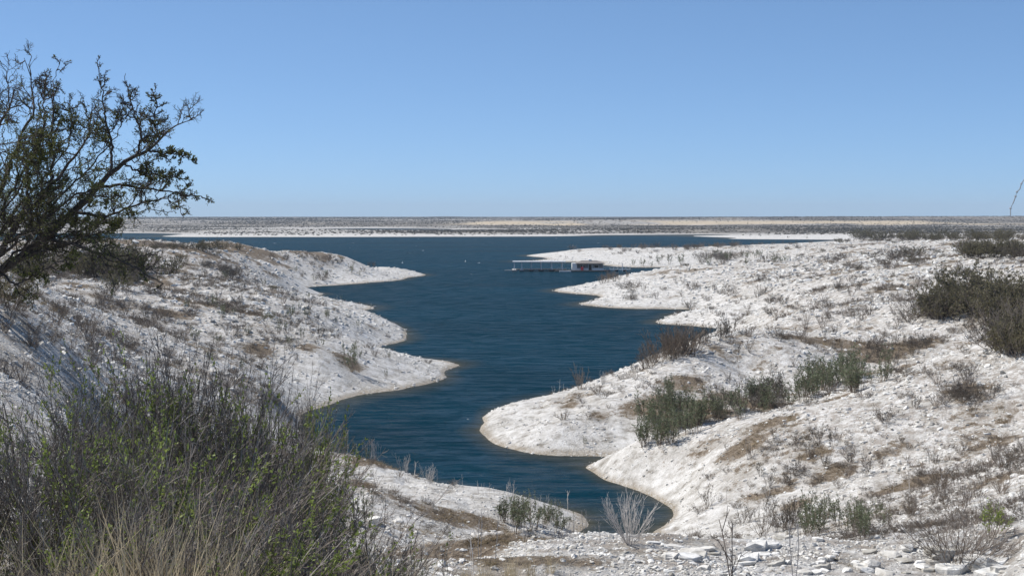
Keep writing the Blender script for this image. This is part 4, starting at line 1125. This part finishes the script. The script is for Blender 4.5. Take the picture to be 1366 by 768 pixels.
# ------------------------------------------------------------------ scrub too far off to count
def clump(seed):
    r = np.random.default_rng(seed)
    n = 46
    d = unit(r.normal(size=(n, 3))); d[:, 2] = np.abs(d[:, 2])
    c = d * np.array([0.5, 0.5, 0.42]) * r.uniform(0.45, 1, n)[:, None] + np.array([0, 0, 0.1])
    return leaves(c, d, 0.34, 0.26, r)
CLUMP = [new_mesh('scrub_clump', *clump(620 + k), [M_SCRUBFAR, M_LEAFGREY, M_SCRUBFAR][k]) for k in range(3)]
def far_scrub():
    X, Y_, Z, S_ = [], [], [], []
    # far shore and hills
    x, y = sample_ground(90000, -0.39, 0.39, 1380, 6500)
    z = ground(x, y); sc = gattr(scrub, x, y); cl = gattr(cliff, x, y); r = np.hypot(x, y)
    c = fbm(x / 140, y / 140, 710, 4)
    ok = (z > 0.7) & (rng.random(len(x)) < (0.10 + 0.9 * sc) * np.clip((c - 0.30) * 3.0, 0.12, 1) * (1 - 0.8 * cl))
    X.append(x[ok]); Y_.append(y[ok]); Z.append(z[ok]); S_.append(rng.uniform(0.8, 2.3, ok.sum()) * np.clip(r[ok] / 3500, 0.75, 1.4))
    # middle distance points
    x, y = sample_ground(9000, -0.39, 0.39, 260, 1300)
    z = ground(x, y); r = np.hypot(x, y); c = fbm(x / 30, y / 30, 720, 4); g = gattr(grass, x, y)
    ok = (z > 0.5) & (rng.random(len(x)) < np.clip((c - 0.46) * 4, 0.03, 0.8) * (0.35 + 0.65 * sstep(3, 9, z)))
    mx_, my_, mz_ = x[ok], y[ok], z[ok]; ms_ = rng.uniform(0.5, 1.5, ok.sum()) * np.clip(r[ok] / 500, 0.7, 1.8)
    x, y, z, s = map(np.concatenate, (X, Y_, Z, S_)); n = len(x)
    rot = np.stack([np.zeros(n), np.zeros(n), rng.uniform(0, 6.28, n)], 1)
    scatter('distant_scrub', np.stack([x, y, z - 0.05 * s], 1), rot, np.stack([s * 1.5, s * 1.5, s], 1), CLUMP, 'low scrub speckling the far shore and the low hills beyond')
    n = len(mx_); rot = np.stack([np.zeros(n), np.zeros(n), rng.uniform(0, 6.28, n)], 1)
    scatter('shore_scrub', np.stack([mx_, my_, mz_], 1), rot, np.stack([ms_ * 1.1, ms_ * 1.1, ms_], 1), [q.both for q in (GREYB + SAPLGREY[:2] + THICKDARK[:1] + BAREBROWN[:1])], 'small scattered scrub on the lake points in the middle distance')
far_scrub()

# ------------------------------------------------------------------ floating dock and store
def box(bm, x0, x1, y0, y1, z0, z1):
    v = [bm.verts.new(p) for p in ((x0, y0, z0), (x1, y0, z0), (x1, y1, z0), (x0, y1, z0), (x0, y0, z1), (x1, y0, z1), (x1, y1, z1), (x0, y1, z1))]
    for f in ((3, 2, 1, 0), (4, 5, 6, 7), (0, 1, 5, 4), (1, 2, 6, 5), (2, 3, 7, 6), (3, 0, 4, 7)):
        bm.faces.new([v[i] for i in f])
def part(name, boxes, mt, parent, loc=(0, 0, 0), bev=0.02):
    bm = bmesh.new()
    for b in boxes: box(bm, *b)
    if bev: bmesh.ops.bevel(bm, geom=bm.edges[:], offset=bev, segments=1, affect='EDGES')
    me = bpy.data.meshes.new(name); bm.to_mesh(me); bm.free(); me.materials.append(mt)
    o = link(name, me, parent); o.location = loc
    return o
M_STEEL = simple('galvanised_steel', (0.58, 0.60, 0.61), 0.15, 3.0, 0.5, spec=0.5)
M_ROOFM = simple('roof_metal', (0.44, 0.45, 0.46), 0.15, 1.0, 0.5, spec=0.4)
M_ROOFBROWN = simple('roof_shingle', (0.22, 0.20, 0.185), 0.25, 2.0, 0.85)
M_DECK = simple('weathered_deck', (0.24, 0.22, 0.20), 0.3, 2.0, 0.9)
M_FLOAT = simple('float_concrete', (0.50, 0.48, 0.45), 0.2, 1.5, 0.9)
M_FLOATDARK = simple('float_rubber', (0.03, 0.03, 0.03), 0.2, 2.0, 0.8)
M_WHITE = simple('white_paint', (0.78, 0.78, 0.76), 0.06, 2.0, 0.6)
M_GREYPAINTSHADE = simple('grey_paint_and_shade', (0.30, 0.30, 0.30), 0.12, 2.0, 0.7)  # plain grey paint, and painted-in shade on the store's front wall
M_RED = simple('red_paint', (0.55, 0.03, 0.04), 0.1, 3.0, 0.45, spec=0.4)
M_GLASS = simple('dark_glass', (0.02, 0.025, 0.03), 0.1, 2.0, 0.1, spec=0.6)

YD = 514.0
def dx(px): return (px - CX) / F * YD
def floating_dock():
    d = link('boat_dock', None); x0, x1 = dx(679), dx(757); d.location = (x0, YD, 0)
    L = x1 - x0
    part('walkway', [(1.0, L, 7.4, 9.4, 0.30, 0.62)], M_DECK, d)
    fin = [dx(p) - x0 for p in (686, 696, 709, 722, 736, 750)]
    for k, fx in enumerate(fin):
        f = part('finger_pier', [(fx - 0.7, fx + 0.7, -1.2, 7.38, 0.32, 0.66)], M_FLOAT if k < 2 else M_DECK, d)
        part('float', [(fx - 0.85, fx + 0.85, -1.0, 1.8, -0.35, 0.31), (fx - 0.85, fx + 0.85, 4.0, 6.6, -0.35, 0.31)], M_FLOATDARK if k != 0 else M_FLOAT, f)
        for yy in (-0.4, 6.9):
            part('post', [(fx - 0.15, fx + 0.15, yy - 0.15, yy + 0.15, 0.665, 3.355)], M_STEEL, d, bev=0)
        part('brace', [(fx - 0.05, fx + 0.05, -0.4 + 0.1, 6.8, 3.18, 3.30)], M_STEEL, d, bev=0)
    part('finger_pier', [(-1.6, 2.2, -1.9, -1.25, 0.25, 0.62)], M_FLOAT, d)
    rf = part('roof', [(1.4, L - 0.6, -1.4, 9.0, 3.50, 3.60)], M_ROOFM, d)
    part('fascia', [(1.35, L - 0.55, -1.48, -1.405, 3.40, 3.62), (1.32, 1.395, -1.40, 9.0, 3.40, 3.62)], M_ROOFM, rf, bev=0)
    n = int((L - 2) / 0.9)
    part('roof_rib', [(1.6 + i * 0.9, 1.66 + i * 0.9, -1.38, 8.98, 3.602, 3.65) for i in range(n)], M_ROOFM, rf, bev=0)
    tag(d, 'long open boat dock with a flat roof on thin posts afloat in the lake', 'dock')

    h = link('dock_store', None); a0 = dx(763); h.location = (a0, YD - 1.5, 0)
    w = dx(806) - a0
    part('float', [(-6.0, w + 1.2, -1.6, 7.5, -0.3, 0.28)], M_FLOATDARK, h)
    part('deck', [(-6.3, w + 1.4, -1.8, 7.7, 0.285, 0.50)], M_DECK, h)
    part('wall', [(0.0, 1.75, 0.0, 5.6, 0.505, 3.0)], M_WHITE, h)
    part('wall', [(1.76, w - 0.4, 2.2, 5.6, 0.505, 2.9)], M_GREYPAINTSHADE, h)  # front wall coloured grey to stand for the shade under the roof
    part('front_panel', [(1.78, 5.9, 0.02, 0.14, 0.505, 1.25)], M_WHITE, h)
    part('front_panel', [(7.3, w - 0.3, 0.02, 0.14, 0.505, 1.25)], M_WHITE, h)
    dr = part('door', [(6.15, 7.2, 2.10, 2.18, 0.52, 2.55)], M_GLASS, h, bev=0)
    part('door_frame', [(6.0, 6.14, 2.08, 2.19, 0.51, 2.7), (7.21, 7.35, 2.08, 2.19, 0.51, 2.7), (6.145, 7.205, 2.08, 2.19, 2.56, 2.7)], M_WHITE, dr, bev=0)
    for xx in (3.2, 8.2):
        wn = part('window', [(xx, xx + 1.5, 2.12, 2.19, 1.3, 2.3)], M_GLASS, h, bev=0)
        part('window_frame', [(xx - 0.08, xx - 0.005, 2.1, 2.192, 1.22, 2.38), (xx + 1.505, xx + 1.58, 2.1, 2.192, 1.22, 2.38), (xx, xx + 1.5, 2.1, 2.192, 2.305, 2.38), (xx, xx + 1.5, 2.1, 2.192, 1.22, 1.295)], M_WHITE, wn, bev=0)
    for xx in (3.9, 5.95, 7.4, w - 0.35):
        part('post', [(xx - 0.06, xx + 0.06, 0.16, 0.28, 0.505, 2.95)], M_WHITE, h, bev=0)
    # low hipped roof
    bm = bmesh.new()
    e = [bm.verts.new(p) for p in ((1.3, -0.5, 2.98), (w + 0.3, -0.5, 2.98), (w + 0.3, 6.2, 2.98), (1.3, 6.2, 2.98), (3.6, 2.8, 4.0), (w - 2.6, 2.8, 4.0),
                                   (1.3, -0.5, 2.86), (w + 0.3, -0.5, 2.86), (w + 0.3, 6.2, 2.86), (1.3, 6.2, 2.86))]
    for f in ((0, 1, 5, 4), (1, 2, 5), (2, 3, 4, 5), (3, 0, 4), (6, 7, 1, 0), (7, 8, 2, 1), (8, 9, 3, 2), (9, 6, 0, 3), (9, 8, 7, 6)):
        bm.faces.new([e[i] for i in f])
    me = bpy.data.meshes.new('roof'); bm.to_mesh(me); bm.free(); me.materials.append(M_ROOFBROWN)
    rf = link('roof', me, h)
    part('vent', [(6.1, 7.1, 2.3, 3.3, 3.85, 4.35)], M_WHITE, rf)
    part('flagpole', [(0.2, 0.28, 0.3, 0.38, 3.01, 5.6)], M_STEEL, h, bev=0)
    part('railing', [(-5.6, -0.1, -1.5, -1.44, 1.35, 1.41)] + [(-5.6 + i * 1.1, -5.54 + i * 1.1, -1.5, -1.44, 0.505, 1.34) for i in range(6)], M_STEEL, h, bev=0)
    tag(h, 'small floating dock store with a white end wall and low hipped roof', 'store')

    m = link('red_cabinet', None); m.location = (dx(774.5), YD - 1.5 - 0.95, 0.502)
    part('body', [(0, 0.95, 0, 0.8, 0, 1.15)], M_RED, m); part('door', [(0.06, 0.89, -0.05, -0.002, 0.08, 1.08)], M_RED, m); part('handle', [(0.78, 0.82, -0.09, -0.052, 0.45, 0.75)], M_STEEL, m, bev=0)
    tag(m, 'bright red cabinet standing before the front of the dock store', 'cabinet')

    b = link('rowing_boat', None); b.location = (dx(753), YD - 6.5, 0)
    n = 12; xs = np.linspace(-2.1, 2.1, n); vs = []; fs = []
    prof = [(-1, 0.42), (-0.85, 0.05), (0, -0.15), (0.85, 0.05), (1, 0.42)]
    for i, x in enumerate(xs):
        wdt = 0.78 * math.sqrt(max(1 - max(0, (x - 0.2) / 1.95) ** 2, 0.0004)) * (0.85 + 0.15 * min(1, (x + 2.1)))
        for a, zz in prof: vs.append((x, a * wdt, zz + 0.12 * (x / 2.1) ** 2))
    for i in range(n - 1):
        for j in range(4): fs.append((i * 5 + j, (i + 1) * 5 + j, (i + 1) * 5 + j + 1, i * 5 + j + 1))
    me = new_mesh('hull', vs, fs, M_WHITE); hull = link('hull', me, b)
    sm = hull.modifiers.new('skin', 'SOLIDIFY'); sm.thickness = 0.05; sm.offset = 0
    for xx in (-1.4, -0.1, 1.0): part('seat', [(xx - 0.13, xx + 0.13, -0.62, 0.62, 0.22, 0.26)], M_GREYPAINTSHADE, b, bev=0)
    tag(b, 'small white rowing boat moored between the boat dock and the dock store', 'boat')

    g = link('gangway', None); g.location = (dx(808), YD + 1.5, 0)
    gl = dx(842) - dx(808)
    part('walkway', [(0, gl, 0, 1.4, 0.55, 0.72)], M_STEEL, g)
    part('railing', [(0, gl, -0.02, 0.03, 1.55, 1.62)] + [(0.2 + i * gl / 6.3, 0.27 + i * gl / 6.3, -0.02, 0.03, 0.725, 1.545) for i in range(7)], M_STEEL, g, bev=0)
    part('railing', [(0, gl, 1.36, 1.41, 1.55, 1.62)] + [(0.2 + i * gl / 6.3, 0.27 + i * gl / 6.3, 1.36, 1.41, 0.725, 1.545) for i in range(7)], M_STEEL, g, bev=0)
    part('float', [(0.5 + i * 3.0, 1.7 + i * 3.0, 0.1, 1.3, -0.25, 0.545) for i in range(3)], M_FLOATDARK, g)
    tag(g, 'grey gangway with railings from the dock store to the brushy point', 'gangway')
    p = link('marker_post', None); p.location = (dx(830.3), YD - 0.6, -0.6)
    part('post', [(-0.11, 0.11, -0.11, 0.11, 0, 3.4)], M_WHITE, p); part('cap', [(-0.15, 0.15, -0.15, 0.15, 3.405, 3.55)], M_GREYPAINTSHADE, p, bev=0)
    tag(p, 'white marker post standing in the water beside the gangway', 'post')
floating_dock()

def buoy(px, py, s, label):
    x, y, z = hit(px, py)
    b = link('buoy', None); b.location = (x, y, 0)
    for nm, prof, mt in (('float', [(0.0, -0.4), (0.55, -0.3), (0.7, 0.0), (0.6, 0.3), (0.3, 0.55), (0.0, 0.6)], M_WHITE), ('top', [(0.16, 0.55), (0.14, 1.3), (0.2, 1.35), (0.2, 1.6), (0.0, 1.65)], M_WHITE)):
        vs = []; fs = []; m_ = 12
        for rr, zz in prof:
            for j in range(m_): vs.append((rr * s * math.cos(j * 2 * math.pi / m_), rr * s * math.sin(j * 2 * math.pi / m_), zz * s))
        for i in range(len(prof) - 1):
            for j in range(m_): fs.append((i * m_ + j, i * m_ + (j + 1) % m_, (i + 1) * m_ + (j + 1) % m_, (i + 1) * m_ + j))
        link(nm, new_mesh(nm, vs, fs, mt, smooth=True), b)
    tag(b, label, 'buoy', 'white buoys on the open lake')
buoy(537, 351, 0.5, 'white buoy beyond the tip of the farthest left spit')
buoy(621, 349, 0.45, 'white buoy alone in open water left of the floating dock')

# thin knotted mast leaning over the ridge at the right edge
def mast():
    Y = 3600.0
    x = (1348 - CX) / F * Y; z0 = float(ground(x, Y)) - 1.0
    k = Y / F
    m = link('leaning_mast', None); m.location = (x, Y, z0)
    def pz(py): return EYE - (py - HY) * k - z0
    top = np.array([[(p - 1348) * k, 0.6 * i, pz(q)] for i, (p, q) in enumerate(((1348, 278), (1352, 270), (1355, 262), (1357, 256), (1361, 252), (1363, 245), (1368, 238), (1371, 233)))])
    v, q = tubes(np.array([[[0, 0, 0], [0, 0, pz(278) * .5], [0, 0, pz(278)]]]), 1.5, 1.2, 8)
    link('post', new_mesh('post', v, q, M_ROOFM), m)
    v, q = tubes(top[None], 1.6, 1.2, 8)
    a = link('arm', new_mesh('arm', v, q, M_GREYPAINTSHADE), m)
    for c in top[[0, 2, 3, 5, 6]]:
        bm = bmesh.new(); bmesh.ops.create_icosphere(bm, subdivisions=2, radius=3.0)
        for vv in bm.verts: vv.co = Vector(vv.co) * (0.85 + 0.3 * float(rng.random())) + Vector(c)
        me = bpy.data.meshes.new('knot'); bm.to_mesh(me); bm.free(); me.materials.append(M_GREYPAINTSHADE)
        link('knot', me, a)
    tag(m, 'thin grey mast with a knotted arm leaning right over the far ridge', 'mast')
mast()

# ------------------------------------------------------------------ air between here and the far hills
def haze():
    bm = bmesh.new(); box(bm, -15300, 15300, -15300, 15300, -8.5, 150.0)
    me = bpy.data.meshes.new('haze'); bm.to_mesh(me); bm.free()
    m = bpy.data.materials.new('air'); m.use_nodes = True; n = m.node_tree
    n.nodes.remove(n.nodes['Principled BSDF'])
    v = N(n, 'ShaderNodeVolumePrincipled')
    v.inputs['Color'].default_value = (0.74, 0.87, 1.0, 1)
    v.inputs['Density'].default_value = 6.5e-5
    v.inputs['Anisotropy'].default_value = 0.0
    n.links.new(v.outputs[0], n.nodes['Material Output'].inputs['Volume'])
    me.materials.append(m)
    tag(link('haze', me), 'thin blue haze lying over the lake and the far hills', kind='stuff')
haze()
# ------------------------------------------------------------------ tell the members of small groups apart by their order
def order_labels():
    groups = {}
    for o in COL.objects:
        if o.parent is None and o.get('group') and o.get('category'):
            groups.setdefault((o['group'], o['label']), []).append(o)
    words = ['leftmost', 'second', 'third', 'fourth', 'fifth', 'sixth', 'seventh', 'eighth', 'ninth', 'tenth', 'eleventh']
    for (g, lab), os_ in groups.items():
        n = len(os_)
        if n < 2 or n > 12: continue
        os_.sort(key=lambda o: o.location.x / o.location.y)
        for i, o in enumerate(os_):
            if i == 0: w = 'leftmost'
            elif i == n - 1: w = 'rightmost'
            else: w = words[i] + ' from left'
            t = w + ' ' + lab
            if len(t.split()) > 16: t = w + ' ' + lab.replace(' the ', ' ')
            if len(t.split()) <= 16: o['label'] = t
order_labels()
